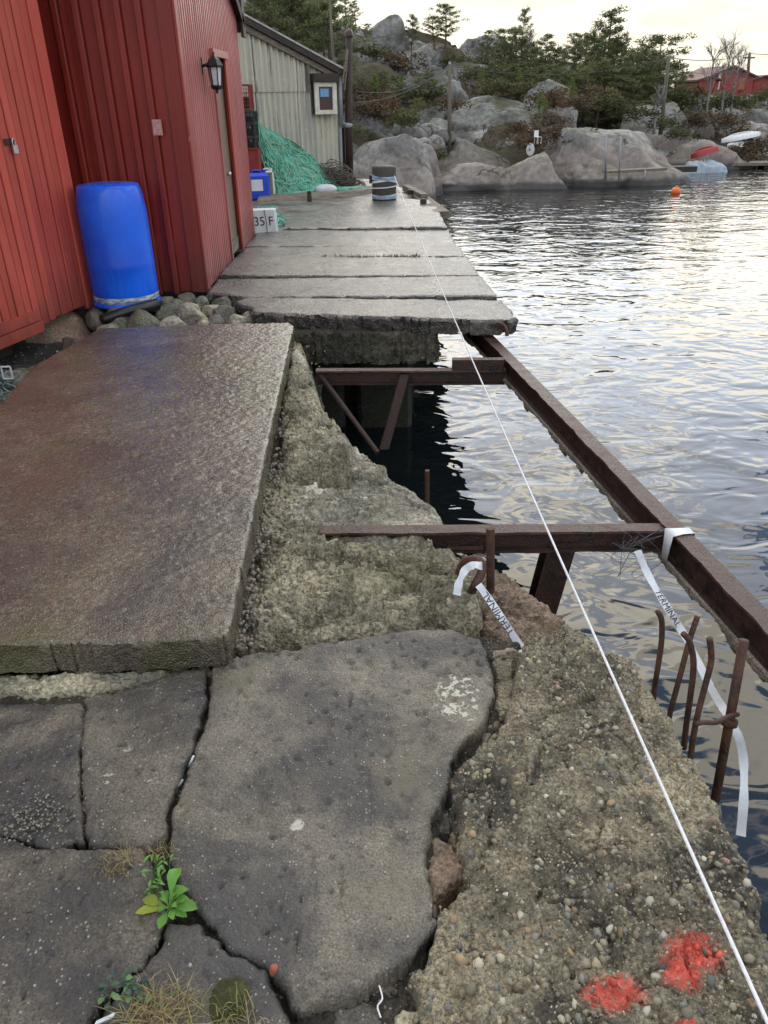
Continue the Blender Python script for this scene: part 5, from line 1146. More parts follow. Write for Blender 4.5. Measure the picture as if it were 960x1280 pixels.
# ================================================================== TAPE AND ROPE
def ribbon(P, W):
    """P: points, W: width vectors (whole width) ; returns verts, faces and a mapper (u metres, v 0..1)"""
    P = np.array(P); W = np.array(W); V = []; Fc = []
    for i in range(len(P)):
        V += [P[i]-W[i]/2, P[i]+W[i]/2]
        if i: Fc.append((2*i-2, 2*i, 2*i+1, 2*i-1))
    seg = np.linalg.norm(np.diff(P, axis=0), axis=1); S = np.concatenate([[0], np.cumsum(seg)])
    def mp(u, v):
        p = np.array([np.interp(u, S, P[:, k]) for k in range(3)]); w = np.array([np.interp(u, S, W[:, k]) for k in range(3)]); return p+w*(v-.5)
    return V, Fc, mp, S[-1]
def text_mesh(txt, size):
    cu = bpy.data.curves.new('lettering', 'FONT'); cu.body = txt; cu.size = size
    to = bpy.data.objects.new('tmp', cu); COL.objects.link(to); dg = bpy.context.evaluated_depsgraph_get(); me = bpy.data.meshes.new_from_object(to.evaluated_get(dg)); bpy.data.objects.remove(to)
    V = np.array([v.co[:] for v in me.vertices]); Fc = [tuple(p.vertices) for p in me.polygons]; bpy.data.meshes.remove(me); return V, Fc
def tape(ctrl, width, name, label, text=None, u0=0, flip=False, size=.05, twist=0.0, parent=None, k=10):
    pts = spline([PY(*c) for c in ctrl], k); pts = np.array(pts); W = []
    for i in range(len(pts)):
        d = pts[min(i+1, len(pts)-1)]-pts[max(i-1, 0)]; d /= np.linalg.norm(d); view = pts[i]-CAM; view /= np.linalg.norm(view)
        face = np.array([-0.25, -0.75, 0.6]); s = np.cross(d, face); s /= np.linalg.norm(s); q = twist*math.sin(i*0.35); c2 = np.cross(d, s)
        W.append((s*math.cos(q)+c2*math.sin(q))*width)
    V, Fc, mp, L = ribbon(pts, W)
    o = mk(name, V, Fc, M['tape'], parent, True)
    if parent is None: tag(o, label, 'tape')
    if text:
        TV, TF = text_mesh(text, size); out = []
        ox = wloc(o) if parent is None else None
        for x, y, z in TV:
            u = u0+x*1.05; v = 1-((y/width)+0.12)
            if flip: u, v = L-u0-x*1.05, 1-v
            p = mp(min(max(u, 0), L), v); tocam = CAM-p; out.append(p+tocam/np.linalg.norm(tocam)*.0016)
        mk('lettering', out, TF, M['ink'], o)
    return o
def make_tape():
    a, d = EDGE
    o = tape([(797, 688, 2.74), (812, 722, 2.62), (838, 766, 2.46), (860, 802, 2.34), (892, 866, 2.12), (916, 905, 1.98), (928, 940, 1.90), (930, 990, 1.80), (926, 1045, 1.70)], .030, 'barrier_tape', 'long white barrier tape hanging from the edge beam beside the rebars', 'TERMINAL', .20, False, .036, .5)
    tape([(598, 731, 2.28), (612, 750, 2.24), (632, 780, 2.17), (652, 810, 2.09)], .027, 'barrier_tape', 'short white barrier tape lying from the rebar hook to the pebbly block', 'TERMINAL', .06, True, .036, .3)
    k = tape([(571, 744, 2.29), (574, 728, 2.31), (582, 712, 2.33), (594, 706, 2.33), (603, 708, 2.31)], .030, 'tape_knot', 'crumpled white tape end knotted on the rebar hook', None, twist=.6)
    # knot round the edge beam
    p = a+d*((2.80-a[1])/d[1]); s = np.cross(d, ZV); s /= np.linalg.norm(s); h = .155; w = .052
    loop = [p-s*w-ZV*h, p-s*w-ZV*.05, p-s*w+ZV*.004, p+ZV*.006, p+s*w+ZV*.004, p+s*w-ZV*.06, p+s*w-ZV*h, p-ZV*(h+.004), p-s*w-ZV*h]
    V = []; Fc = []
    for i, q in enumerate(loop):
        ww = d*.06*(1+.25*math.sin(i*1.9)); V += [q-ww/2, q+ww/2]
        if i: Fc.append((2*i-2, 2*i, 2*i+1, 2*i-1))
    o = mk('tape_knot', V, Fc, M['tape'], None, True); tag(o, 'white tape wrapped tightly round the long rusty edge beam', 'tape')
    # mooring line
    A = np.array([0.23, 12.95, 0.40]); B = PZ(962, 1284, 0.02); pts = []
    for i in range(121):
        q = (i/120); P = A*(1-q)+B*q; sag = 4*q*(1-q); P = P-ZV*0.05*sag; pts.append(P)
    dd = (B-pts[-2]); dd /= np.linalg.norm(dd); pts.append(B+dd*.5*np.array([1, 1, 0])-ZV*.03)
    o = MB().tube(pts, .0042, 7).build('rope', M['rope_white'], None, True); tag(o, 'taut white line stretched from the bollard over the gap and the pebbly block', 'rope')
    g = MB()
    for i in range(7):
        c = PY(790+random.uniform(-20, 10), 690+random.uniform(-20, 20), 2.76); g.tube(spline([c+np.array([random.gauss(0, .05), random.gauss(0, .03), random.gauss(0, .06)]) for _ in range(6)], 4), .0012, 4)
    o = g.build('fishing_line', M['wire'], None, True); tag(o, 'tangled thin line snagged at the joint of the beams', 'fishing line')
make_tape()

# ================================================================== SMALL PLANTS AND LITTER
def grass_tuft(px, py, z, n, rad, hgt, label, cols, droop=0.6):
    c = PZ(px, py, z); b = MB(); cc = []
    for i in range(n):
        a = random.uniform(0, 6.28); r = rad*random.random()**.6; b0 = random.uniform(0, 6.28); p = c+np.array([math.cos(b0)*r*1.1, math.sin(b0)*r*.8, 0]); h = hgt*random.uniform(.2, 1.0); L = rad*random.uniform(.3, 1.0); w = random.uniform(.0006, .0013); sd = np.array([-math.sin(a), math.cos(a), 0])*w; k0 = len(b.v)
        pts = [p+np.array([math.cos(a), math.sin(a), 0])*L*q+ZV*(h*math.sin(q*1.9)*(1 if q < .75 else 1-droop*(q-.75)*3)) for q in (0, .3, .6, .85, 1.0)]
        V = []
        for j, q in enumerate(pts): V += [q-sd*(1-j/4.3), q+sd*(1-j/4.3)]
        b.add(V, [(2*j, 2*j+1, 2*j+3, 2*j+2) for j in range(4)]); k = np.array(random.choice(cols))*random.uniform(.7, 1.15); cc.extend([k]*10)
    o = b.build('grass_tuft', M['leaf']); set_tint(o, np.array(cc)); tag(o, label, 'grass tuft', 'grass tufts in the cracks')
def leaf_mesh(L, w, bend, cup=.15):
    V = []; Fc = []; n = 9
    prof = [.09, .10, .16, .55, .82, 1.0, .92, .62, .04]
    for i in range(n):
        q = i/(n-1); x = L*q; z = bend*math.sin(q*2.4)*L
        for j, e in enumerate((-1, -.5, 0, .5, 1)): V.append((x, e*w*.5*prof[i]*(1+.06*math.sin(i*2.7+j)), z+cup*w*abs(e)*prof[i]))
        if i:
            for j in range(4): Fc.append((5*(i-1)+j, 5*i+j, 5*i+j+1, 5*(i-1)+j+1))
    return np.array(V), Fc
def make_plants():
    c = PZ(212, 1138, -0.07)
    t = thing('weed', c, 'bright green broad-leaved weed growing from the crack', 'weed')
    leaves = [(82, .075, .030, .62, 0), (58, .048, .024, .5, 0), (-8, .066, .030, .22, 0), (20, .044, .020, .35, 0), (-28, .050, .020, .12, 0), (-100, .050, .022, .08, 0), (-172, .050, .022, .10, 2), (166, .062, .026, .2, 1), (192, .070, .022, .12, 1), (118, .036, .018, .5, 0), (38, .050, .020, .6, 0), (-60, .034, .016, .2, 0), (140, .026, .014, .8, 0), (-20, .022, .013, .9, 0), (60, .026, .014, 1.0, 0), (-140, .024, .014, .6, 0)]
    pal = [(.13, .32, .045), (.33, .40, .05), (.48, .29, .07)]
    for (ang, L, w, bd, ci) in leaves:
        V, Fc = leaf_mesh(L, w, bd); a = R_(ang); ca, sa = math.cos(a), math.sin(a); V = V@np.array([[ca, sa, 0], [-sa, ca, 0], [0, 0, 1]])+c+np.array([ca*.001, sa*.001, .008])
        o = mk('leaf', V, Fc, M['leaf'], t, True); k = np.array(pal[ci])*random.uniform(.8, 1.15); set_tint(o, np.repeat(k[None], len(V), 0))
    b = MB(); cc = []
    cs = PZ(197, 1108, -.07)
    for i in range(26):    # slim herb behind it
        p = cs+np.array([random.gauss(0, .012), random.gauss(0, .02), 0]); h = random.uniform(.02, .07)
        V, Fc = leaf_mesh(random.uniform(.018, .035), .006, .3); a = random.uniform(0, 6.28); ca, sa = math.cos(a), math.sin(a); V = V@np.array([[ca, sa, 0], [-sa, ca, 0], [0, 0, 1]])+p+ZV*h
        b.add(V, Fc); cc.extend([np.array((.13, .30, .06))*random.uniform(.7, 1.2)]*len(V))
        k0 = len(b.v); b.tube([p, p+ZV*h], .0012, 4, False); cc.extend([(.12, .2, .05)]*(len(b.v)-k0))
    o = b.build('herb', M['leaf']); set_tint(o, np.array(cc)); tag(o, 'slim small-leaved green herb right behind the broad weed', 'herb')
    b = MB(); cc = []; cs = PZ(160, 1240, -.07)
    for i in range(55):
        p = cs+np.array([random.gauss(0, .022), random.gauss(0, .014), random.uniform(.005, .035)]); V, Fc = leaf_mesh(random.uniform(.014, .026), .012, .2); a = random.uniform(0, 6.28); ca, sa = math.cos(a), math.sin(a)
        b.add(V@np.array([[ca, sa, 0], [-sa, ca, 0], [0, 0, 1]])+p, Fc); cc.extend([np.array(random.choice([(.05, .10, .055), (.07, .12, .08), (.16, .27, .10), (.04, .06, .06)]))]*len(V))
    o = b.build('herb', M['leaf']); set_tint(o, np.array(cc)); tag(o, 'dark bluish green creeping herb beside the dry grass', 'herb')
    dry = [(.42, .33, .14), (.34, .31, .10), (.24, .27, .08), (.46, .36, .19), (.20, .12, .07)]
    grass_tuft(148, 1082, -.068, 170, .042, .035, 'round tuft of yellow green grass where four slabs meet', dry)
    grass_tuft(200, 1070, -.068, 60, .030, .040, 'thin dry grass in the crack above the weed', dry)
    grass_tuft(200, 1272, -.068, 260, .075, .035, 'wide mat of dry straw coloured grass', dry)
    grass_tuft(300, 1268, -.068, 70, .045, .045, 'sparse straw blades rising from the moss clump', dry)
    p = PZ(288, 1252, -.075); V, Fc = rock_mesh((.040, .045, .022), 4, .14, 520, .8, 2.2); V = V*(1+.05*fbm(V, 90, 2, 3))[:, None]; o = mk('moss_clump', V+p, Fc, M['moss'], None, True); tag(o, 'round dark green moss clump at the slab edge', 'moss')
    p = PZ(342, 1212, -.075); V, Fc = rock_mesh((.013, .012, .013), 3, .12, 530, .5, 1.5, .7); o = mk('brick_chip', V+p, Fc, M['brick'], None, False); tag(o, 'small orange brick chip stuck in the crack', 'brick chip')
    o = MB().tube(spline([PZ(474, 1232, -.07), PZ(478, 1248, -.065), PZ(472, 1258, -.07), PZ(476, 1272, -.07)], 5), .0018, 5).build('string', M['rope_white'], None, True); tag(o, 'short white string lying on the rubble below the big slab', 'string')
    o = MB().bbox(PZ(118, 1283, -.055), tuple(PZ(142, 1272, -.055)-PZ(118, 1283, -.055)), (.002, .008, 0), (0, 0, .004), .001).build('plastic_strip', M['white_plastic']); tag(o, 'white plastic sliver lying beside the dry grass', 'plastic strip')
    for k, (x0, y0, x1, y1, m, lab) in enumerate(((222, 985, 228, 975, 'grey_pipe', 'short grey plastic peg stuck in the crack'), (236, 958, 242, 945, 'white_plastic', 'pale plastic peg wedged higher in the crack'))):
        o = MB().tube([PZ(x0, y0, -.09), PZ(x1, y1, -.05)], .003, 8).build('plastic_peg', M[m], None, True); tag(o, lab, 'plastic peg')
    p = PZ(238, 1208, -.066); V, Fc = ICO[2]; o = mk('bead', V*np.array((.004, .004, .005))+p+ZV*.004, Fc, M['grey_pipe'], None, True); tag(o, 'small bluish bead on the slab in front of the weed', 'bead')
    p = PZ(543, 1140, -.07); V, Fc = rock_mesh((.006, .016, .008), 3, .1, 540); o = mk('mussel_shell', V+p, Fc, M['timber_dark'], None, True); tag(o, 'dark mussel shell stuck in the crack by the pebbly block', 'shell')
make_plants()

# ================================================================== FAR SHORE
def shore_rock(x0, x1, yt, yb, Y, seed, m='rock', label=None, dep=.8, rough=.16, sq=.8, facet=.8, sub=5, fs=.9):
    mid = (x0+x1)/2; x0, x1 = mid+(x0-mid)*1.30, mid+(x1-mid)*1.30
    a = PY(x0, (yt+yb)/2, Y); b = PY(x1, (yt+yb)/2, Y); top = PY(mid, yt, Y); bot = PY(mid, yb, Y)
    w = (b[0]-a[0])/2; h = top[2]-bot[2]; V, Fc = rock_mesh((1, 1, 1), sub, rough, seed, .68, fs, facet)
    rs = np.random.default_rng(seed+3); V = V/np.abs(V).max(0)
    V[:, 2] = np.where(V[:, 2] > 0, V[:, 2]**1.15, V[:, 2]); V[:, 0] += 0.30*rs.uniform(-1, 1)*V[:, 2]; ridg = np.clip(0.10-np.abs(fbm(V, 1.5, 4, seed+21)), 0, 1)*1.1
    V = V*np.array((w, w*dep, h)); V = V*(1-0.5*ridg)[:, None]
    V = V+0.10*np.stack([fbm(V, 1.1, 5, seed+7), fbm(V, 1.1, 5, seed+8), fbm(V, 1.1, 5, seed+9)], 1)*min(w, 2)
    o = mk('rock_outcrop', V+np.array([(a[0]+b[0])/2, Y+w*dep*.55, bot[2]-.1]), Fc, M[m], None, True); tag(o, label, 'rock', 'rocks of the far shore'); return o
def make_far_rocks():
    L = [(522, 655, 194, 240, 26.5, 'low smooth pinkish rock at the waterline behind the bollard', 'rock', .5),
         (626, 716, 176, 236, 26.6, 'rounded rock with pale streaks beside a rusty cleft at the waterline', 'rock', .7),
         (700, 872, 121, 222, 27.6, 'largest whaleback rock with a mossy top above the swim platform', 'rock', .75),
         (690, 800, 178, 232, 27.0, 'low pinkish foot of the largest whaleback rock at the water', 'rock', .6),
         (425, 535, 128, 235, 23.5, 'steep grey rock face directly behind the tall rusty post', 'rock', .6),
         (470, 548, 170, 238, 24.4, 'rounded grey rock rising behind the bollard', 'rock', .6),
         (536, 640, 158, 225, 28.2, 'pale rock with a green mossy patch at the foot of the nearest pole', 'rock_mossy', .6),
         (570, 705, 136, 205, 30.5, 'smooth sloping grey slab of rock above the white chairs', 'rock', .7),
         (572, 692, 100, 160, 33.0, 'lichen spotted rock hump below the bright green bushes', 'rock_mossy', .7),
         (660, 720, 88, 130, 37.0, 'small rock hump between bright green bushes below the pine wood', 'rock', .7),
         (470, 580, 88, 150, 34.5, 'cracked grey outcrop under the leaning small pine', 'rock_mossy', .7),
         (430, 520, 42, 105, 40.0, 'rock wall with a pale scar below the ridge', 'rock', .6),
         (388, 500, 14, 112, 45.0, 'bare grey rock crown at the top of the ridge', 'rock', .6),
         (455, 572, 42, 128, 43.5, 'smooth bare rock sloping down from the ridge crown', 'rock', .6),
         (530, 628, 72, 132, 42.0, 'lower end of the bare ridge, dipping into the pines', 'rock', .6),
         (565, 650, 32, 120, 50.0, 'broad rock summit among the pines', 'rock', .5),
         (290, 372, -6, 60, 40.0, 'grey rock top showing above the corrugated roof', 'rock', .6),
         (840, 935, 158, 222, 32.5, 'grey shore rock between the red boat and the jetty', 'rock', .6),
         (858, 905, 186, 224, 31.6, 'low brownish shore rock in front of the red boat', 'rock', .6),
         (782, 865, 108, 175, 36.0, 'dark rock behind the largest whaleback rock', 'rock', .6),
         (852, 960, 104, 165, 42.0, 'pale rock hump just below the red house', 'rock', .6),
         (915, 1000, 118, 160, 39.0, 'mossy rock shelf below the red house annex', 'rock_mossy', .6),
         (930, 985, 146, 180, 37.0, 'pinkish boulder beside the upturned white boat', 'rock', .7),
         (945, 1080, 150, 215, 36.0, 'dark low rock behind the jetty', 'rock', .6),
         (712, 790, 150, 190, 30.0, 'shoulder of rock tucked behind the largest whaleback', 'rock', .6)]
    for k, (x0, x1, yt, yb, Y, lab, m, dep) in enumerate(L):
        shore_rock(x0, x1, yt, yb, Y, 600+k, m, lab, dep, rough=.17 if k not in (0, 1, 2, 3) else .11)
    for k, (px, py, r, Y) in enumerate(((507, 206, .42, 24.8), (522, 212, .34, 25.0), (534, 200, .40, 26.2), (520, 170, .5, 29), (536, 165, .55, 29.5), (548, 158, .5, 30), (508, 158, .6, 29.6), (527, 182, .42, 27.5), (545, 178, .38, 27.8), (556, 170, .4, 28.5), (514, 186, .4, 27))):
        p = PY(px, py, Y); V, Fc = rock_mesh((r, r*.8, r*.7), 3, .13, 660+k, .6, 1.5, .8); o = mk('boulder', V+p, Fc, M['rock'], None, True); tag(o, 'grey boulder in the tumbled heap beside the nearest pole', 'boulder', 'tumbled boulders')
    # rusty iron streak stone in the cleft
make_far_rocks()

def needles(b, cc, c, rx, rz, n, col, sz=.15):
    for i in range(n):
        d = RNG.normal(size=3); d /= np.linalg.norm(d); r = RNG.random()**.45; p = c+d*np.array([rx, rx, rz])*r
        a = RNG.normal(size=3); a[2] = a[2]*.6+.35; a /= np.linalg.norm(a); s = np.cross(a, RNG.normal(size=3)); s /= np.linalg.norm(s)+1e-6
        L = sz*RNG.uniform(.6, 1.2); w = L*.20
        b.v += [tuple(p-s*w), tuple(p+s*w), tuple(p+a*L)]; k = len(b.v)-3; b.f.append((k, k+1, k+2)); cc.extend([col*RNG.uniform(.75, 1.2)]*3)
def pine_proto(seed, kind):
    """kind 0 rounded pine, 1 tall open pine, 2 broad bushy pine, 3 young conical conifer, 4 leaning flat-topped pine"""
    rs = random.Random(seed); H = 4.0; t = MB(); cr = MB(); cc = []
    lean = .5 if kind == 4 else .2; pts = []; ph = rs.uniform(0, 6)
    for i in range(9): q = i/8; pts.append(np.array([lean*q*q*math.cos(ph)+.08*math.sin(q*5+ph), lean*q*q*math.sin(ph)+.08*math.cos(q*4), H*q]))
    t.tube(pts, [.085*(1-.85*i/8)+.008 for i in range(9)], 6, False)
    base_col = [np.array((.130, .150, .060)), np.array((.115, .140, .062)), np.array((.135, .152, .058)), np.array((.17, .24, .045)), np.array((.15, .155, .042))][kind]
    nb = {0: 26, 1: 20, 2: 34, 3: 46, 4: 20}[kind]; lo = {0: .40, 1: .42, 2: .15, 3: .06, 4: .5}[kind]
    for i in range(nb):
        q = lo+(1-lo)*((i+rs.random())/nb); a = i*2.399+rs.uniform(-.4, .4)
        if kind == 3: R = .95*(1-q)+.06
        elif kind == 1: R = (.35+.85*math.sin(math.pi*min(1, (q-lo)/(1-lo)*.9+.1)))*rs.uniform(.5, 1.1)
        else: R = (.35+1.05*math.sin(math.pi*min(1, (q-lo)/(1-lo)*.82+.14)))*rs.uniform(.55, 1.1)
        k = q*8; j = min(int(k), 7); p0 = pts[j]+(pts[j+1]-pts[j])*(k-j); tip = p0+np.array([math.cos(a)*R, math.sin(a)*R, R*(.28 if kind != 3 else -.05)+rs.uniform(-.1, .15)])
        t.tube([p0, (p0+tip)/2+np.array([0, 0, .04]), tip], [.028*(1-q*.6), .018*(1-q*.6), .006], 4, False)
        m = 3 if kind != 3 else 3
        for u in range(m):
            f = .45+.55*u/(m-1); c = p0+(tip-p0)*f+np.array([rs.gauss(0, .07), rs.gauss(0, .07), .06]); sz = (.24 if kind != 3 else .16)*rs.uniform(.75, 1.25)
            needles(cr, cc, c, sz*1.05, sz*.5, 52 if kind != 3 else 30, base_col*rs.uniform(.6, 1.4), .125 if kind != 3 else .11)
    needles(cr, cc, pts[-1], .16, .16, 30, base_col, .16)
    return t, cr, cc
def make_trees():
    protos = []
    for k, (sd, kind) in enumerate(((1, 0), (2, 1), (3, 2), (4, 3), (5, 4), (6, 0), (7, 2), (8, 1))):
        t, cr, cc = pine_proto(sd, kind); r = bpy.data.objects.new('pine_tree' if kind != 3 else 'young_conifer', None)
        tr = mk('trunk', t.v, t.f, M['bark'], None, True, local=True); cw = mk('crown', cr.v, cr.f, M['needles'], None, False, local=True); set_tint(cw, np.array(cc))
        for o in (tr, cw): COL.objects.unlink(o)
        protos.append((r.name.split('.')[0], tr.data, cw.data)); bpy.data.objects.remove(r); bpy.data.objects.remove(tr); bpy.data.objects.remove(cw)
    wood = 'dark pine in the dense wood along the low ridge'; hill = 'pine on the slope behind the corrugated shed'
    def plant(px, yt, Y, k, label, yb=None, wide=1.0, group='trees on the far hill'):
        p = PY(px, yt, Y); zb = hz(p[0], Y)-.1
        if yb is not None: zb = min(PY(px, yb, Y)[2], 99)
        h = max(p[2]-zb, .7); s = h/4.0; nm, tm, cm = protos[k]
        if label in (wood, hill): label = {0: 'round-crowned ', 5: 'round-crowned ', 1: 'open thin-crowned ', 7: 'open thin-crowned ', 2: 'broad bushy ', 6: 'broad bushy ', 3: '', 4: ''}[k]+label
        r = thing(nm, (p[0], Y, zb), label, 'pine tree' if nm == 'pine_tree' else 'conifer', group); r.scale = (s*wide, s*wide, s); r.rotation_euler = (0, 0, random.uniform(0, 6.28))
        for n_, me in (('trunk', tm), ('crown', cm)): o = bpy.data.objects.new(n_, me); COL.objects.link(o); o.parent = r
        return r
    wood = 'dark pine in the dense wood along the low ridge'; hill = 'pine on the slope behind the corrugated shed'
    # wood along the ridge, from the bare rock to the tall pole
    for i in range(30):
        px = 598+i*8.0+random.uniform(-5, 5); yt = np.interp(px, [598, 640, 700, 760, 800, 850], [66, 46, 52, 46, 60, 88])+random.uniform(-8, 14); plant(px, yt, random.uniform(42, 50), random.choice([0, 1, 2, 5, 6, 6, 2]), wood, wide=random.uniform(.9, 1.25))
    for i in range(20):
        px = 612+i*11+random.uniform(-5, 5); yt = np.interp(px, [598, 700, 800, 850], [88, 82, 88, 112])+random.uniform(-6, 10); plant(px, yt, random.uniform(38.5, 42), random.choice([2, 6, 6]), 'low bushy pine along the lower edge of the ridge wood', wide=1.35)
    for (px, yt, Y, k, lab, wd) in ((558, 8, 44, 0, 'large round-crowned pine standing on the bare rock ridge', 1.35), (543, 22, 44.5, 5, 'darker pine close beside the large round-crowned one', 1.1), (770, 18, 43, 1, 'tallest open-crowned pine rising above the ridge wood', 1.0), (655, 16, 46, 7, 'thin spindly pine rising from the wood', .5), (833, 48, 40, 5, 'lone pine beside the tall pole', .95), (848, 84, 41, 0, 'small pine on the slope beside the lone pine', 1.0), (515, 22, 43, 1, 'open pine in front of the bare rock ridge', .9), (633, 38, 47, 5, 'small pine at the edge of the bare summit', 1.0), (610, 40, 49, 0, 'sparse pine on the bare summit', .9), (517, 126, 29.2, 4, 'leaning pine with yellow green crown over the tumbled boulders', .9), (500, 138, 28.5, 4, 'low spreading pine beside the leaning yellow green one', 1.3)):
        plant(px, yt, Y, k, lab, wide=wd, yb=(178 if Y < 30 else None))
    for i in range(18):
        px = 318+i*8.0+random.uniform(-5, 5); yt = np.interp(px, [318, 380, 440, 490], [-18, -10, 2, 30])+random.uniform(-12, 26); plant(px, yt, random.uniform(30, 42) if px < 415 else random.uniform(43, 48), random.choice([0, 2, 5, 6, 1]), hill, wide=random.uniform(.9, 1.2))
    for i in range(14):
        px = 430+i*9+random.uniform(-4, 4); yt = np.interp(px, [430, 480, 560], [96, 100, 92])+random.uniform(-6, 14); plant(px, yt, random.uniform(33.5, 37), random.choice([2, 6, 3]), 'low bushy conifer among the rocks below the ridge', wide=1.3)
    for (px, yt, yb, Y, lab) in ((470, 94, 130, 33, 'young conical conifer on the slope behind the tall rusty post'), (602, 86, 110, 34, 'bright green young conifer on top of the lichen spotted rock'), (716, 106, 126, 29.5, 'bright yellow green young conifer on the largest whaleback rock'), (675, 118, 142, 32, 'light green young conifer in the heather'), (682, 128, 150, 31.6, 'small light green conifer beside its taller twin in the heather'), (650, 100, 112, 35, 'small dark green conifer on the rock hump')):
        plant(px, yt, Y, 3, lab, yb=yb, wide=1.5)
    # heather and low scrub
    scrub = []
    for k in range(3):
        b = MB(); cc = []
        for i in range(26): needles(b, cc, np.array([random.gauss(0, .5), random.gauss(0, .4), random.uniform(.05, .4)]), .25, .18, 26, np.array([(.105, .070, .036), (.085, .095, .032), (.12, .11, .042)][k])*random.uniform(.6, 1.2), .15)
        o = mk('scrub', b.v, b.f, M['needles'], None, False, local=True); set_tint(o, np.array(cc)); scrub.append(o.data); bpy.data.objects.remove(o)
    spots = [(668, 168, 28.6, 0, 1.0), (655, 178, 28.3, 0, .9), (645, 160, 30.2, 0, .8), (690, 150, 30.4, 0, .9), (700, 165, 29, 0, .8), (640, 108, 34, 2, .9), (625, 110, 33.8, 1, .9), (700, 128, 33, 0, 1.1), (720, 128, 30.5, 0, .8), (690, 122, 35, 0, 1.3), (560, 130, 32, 0, .9), (480, 130, 31, 0, 1.2), (460, 140, 30, 0, 1.2), (455, 120, 33, 0, 1.4), (500, 120, 34, 1, 1.2), (530, 120, 35, 1, 1.2), (490, 80, 40, 0, 1.6), (460, 70, 41, 1, 1.5), (515, 200, 26.6, 1, .6), (540, 195, 27.3, 1, .6), (500, 150, 28, 1, .9), (770, 128, 33, 1, 1.2), (800, 140, 33, 1, 1.2), (745, 118, 34, 0, 1.2), (835, 155, 33, 1, .9), (850, 168, 32.6, 1, .8), (870, 150, 36, 0, 1.2), (900, 150, 36, 0, 1.2), (930, 170, 35.4, 0, 1.2), (950, 185, 35, 0, 1.2), (915, 190, 34, 0, 1.0), (890, 130, 40, 1, 1.3), (930, 128, 40, 1, 1.2), (955, 120, 42, 1, 1.5), (870, 120, 42, 0, 1.5), (840, 130, 40, 1, 1.4), (820, 120, 40, 1, 1.4), (600, 112, 36, 0, 1.2), (585, 95, 40, 1, 1.5), (640, 90, 42, 1, 1.6), (575, 80, 44, 1, 1.5), (450, 165, 27, 1, .8), (940, 200, 33.8, 0, .9)]
    names = ['low brown heather patch among the far shore rocks', 'low dark green scrub among the far shore rocks', 'low olive scrub on the lichen spotted rock']
    for (px, py, Y, k, s) in spots:
        p = PY(px, py, Y); o = bpy.data.objects.new('shrub', scrub[k]); COL.objects.link(o); o.location = tuple(p-ZV*.2*s); o.scale = (s*1.1, s, s*.9); o.rotation_euler = (0, 0, random.uniform(0, 6)); tag(o, names[k], 'shrub', 'scrub on the far shore')
    # bare birches
    def birch(px, yb, yt, Y, label, seed, spread=.42):
        rs = random.Random(seed); b = PY(px, yb, Y); tp = PY(px, yt, Y); H = tp[2]-b[2]; t = thing('birch_tree', b-ZV*.3, label, 'bare tree', 'bare trees by the red house'); tw = MB(); tk = MB()
        pts = [b+np.array([.05*math.sin(q*4+seed)*H*.3, 0, H*q]) for q in np.linspace(-.05, .75, 8)]; tk.tube(pts, [.055*(1-.7*i/7) for i in range(8)], 6); tk.build('trunk', M['birch'], t, True)
        def grow(p, d, L, r, n):
            if n == 0 or L < .06: return
            e = p+d*L; tw.tube([p, p+d*L*.5+np.array([0, 0, .02*L]), e], [r, r*.8, r*.55], 4, False)
            for _ in range(rs.choice([2, 3, 3])):
                nd = d+np.array([rs.gauss(0, .42), rs.gauss(0, .42), rs.gauss(.12, .25)]); nd /= np.linalg.norm(nd); grow(p+d*L*rs.uniform(.45, 1.0), nd, L*rs.uniform(.55, .8), r*.62, n-1)
        for i in range(13):
            q = .3+.65*i/12; j = pts[min(int(q/.8*7), 7)]; a = rs.uniform(0, 6.28); d = np.array([math.cos(a)*spread*1.6, math.sin(a)*spread*1.6, 1.0]); d /= np.linalg.norm(d); grow(np.array([j[0], j[1], b[2]+H*min(q, .75)]), d, H*.20*(1.2-q*.5), .018, 4)
        tw.build('crown', M['birch'], t)
    birch(880, 150, 50, 38, 'bare tree with twin-like neighbour in front of the red house end', 1); birch(898, 158, 44, 38.5, 'tallest bare tree with a dark straight trunk before the red house', 2); birch(912, 150, 58, 39, 'bare tree whose twigs overlap the red house gable', 3); birch(818, 165, 108, 32, 'slim bare sapling at the foot of the tall pole', 4, .3); birch(657, 100, 40, 44, 'pale thin bare tree inside the pine wood', 5, .25)
make_trees()

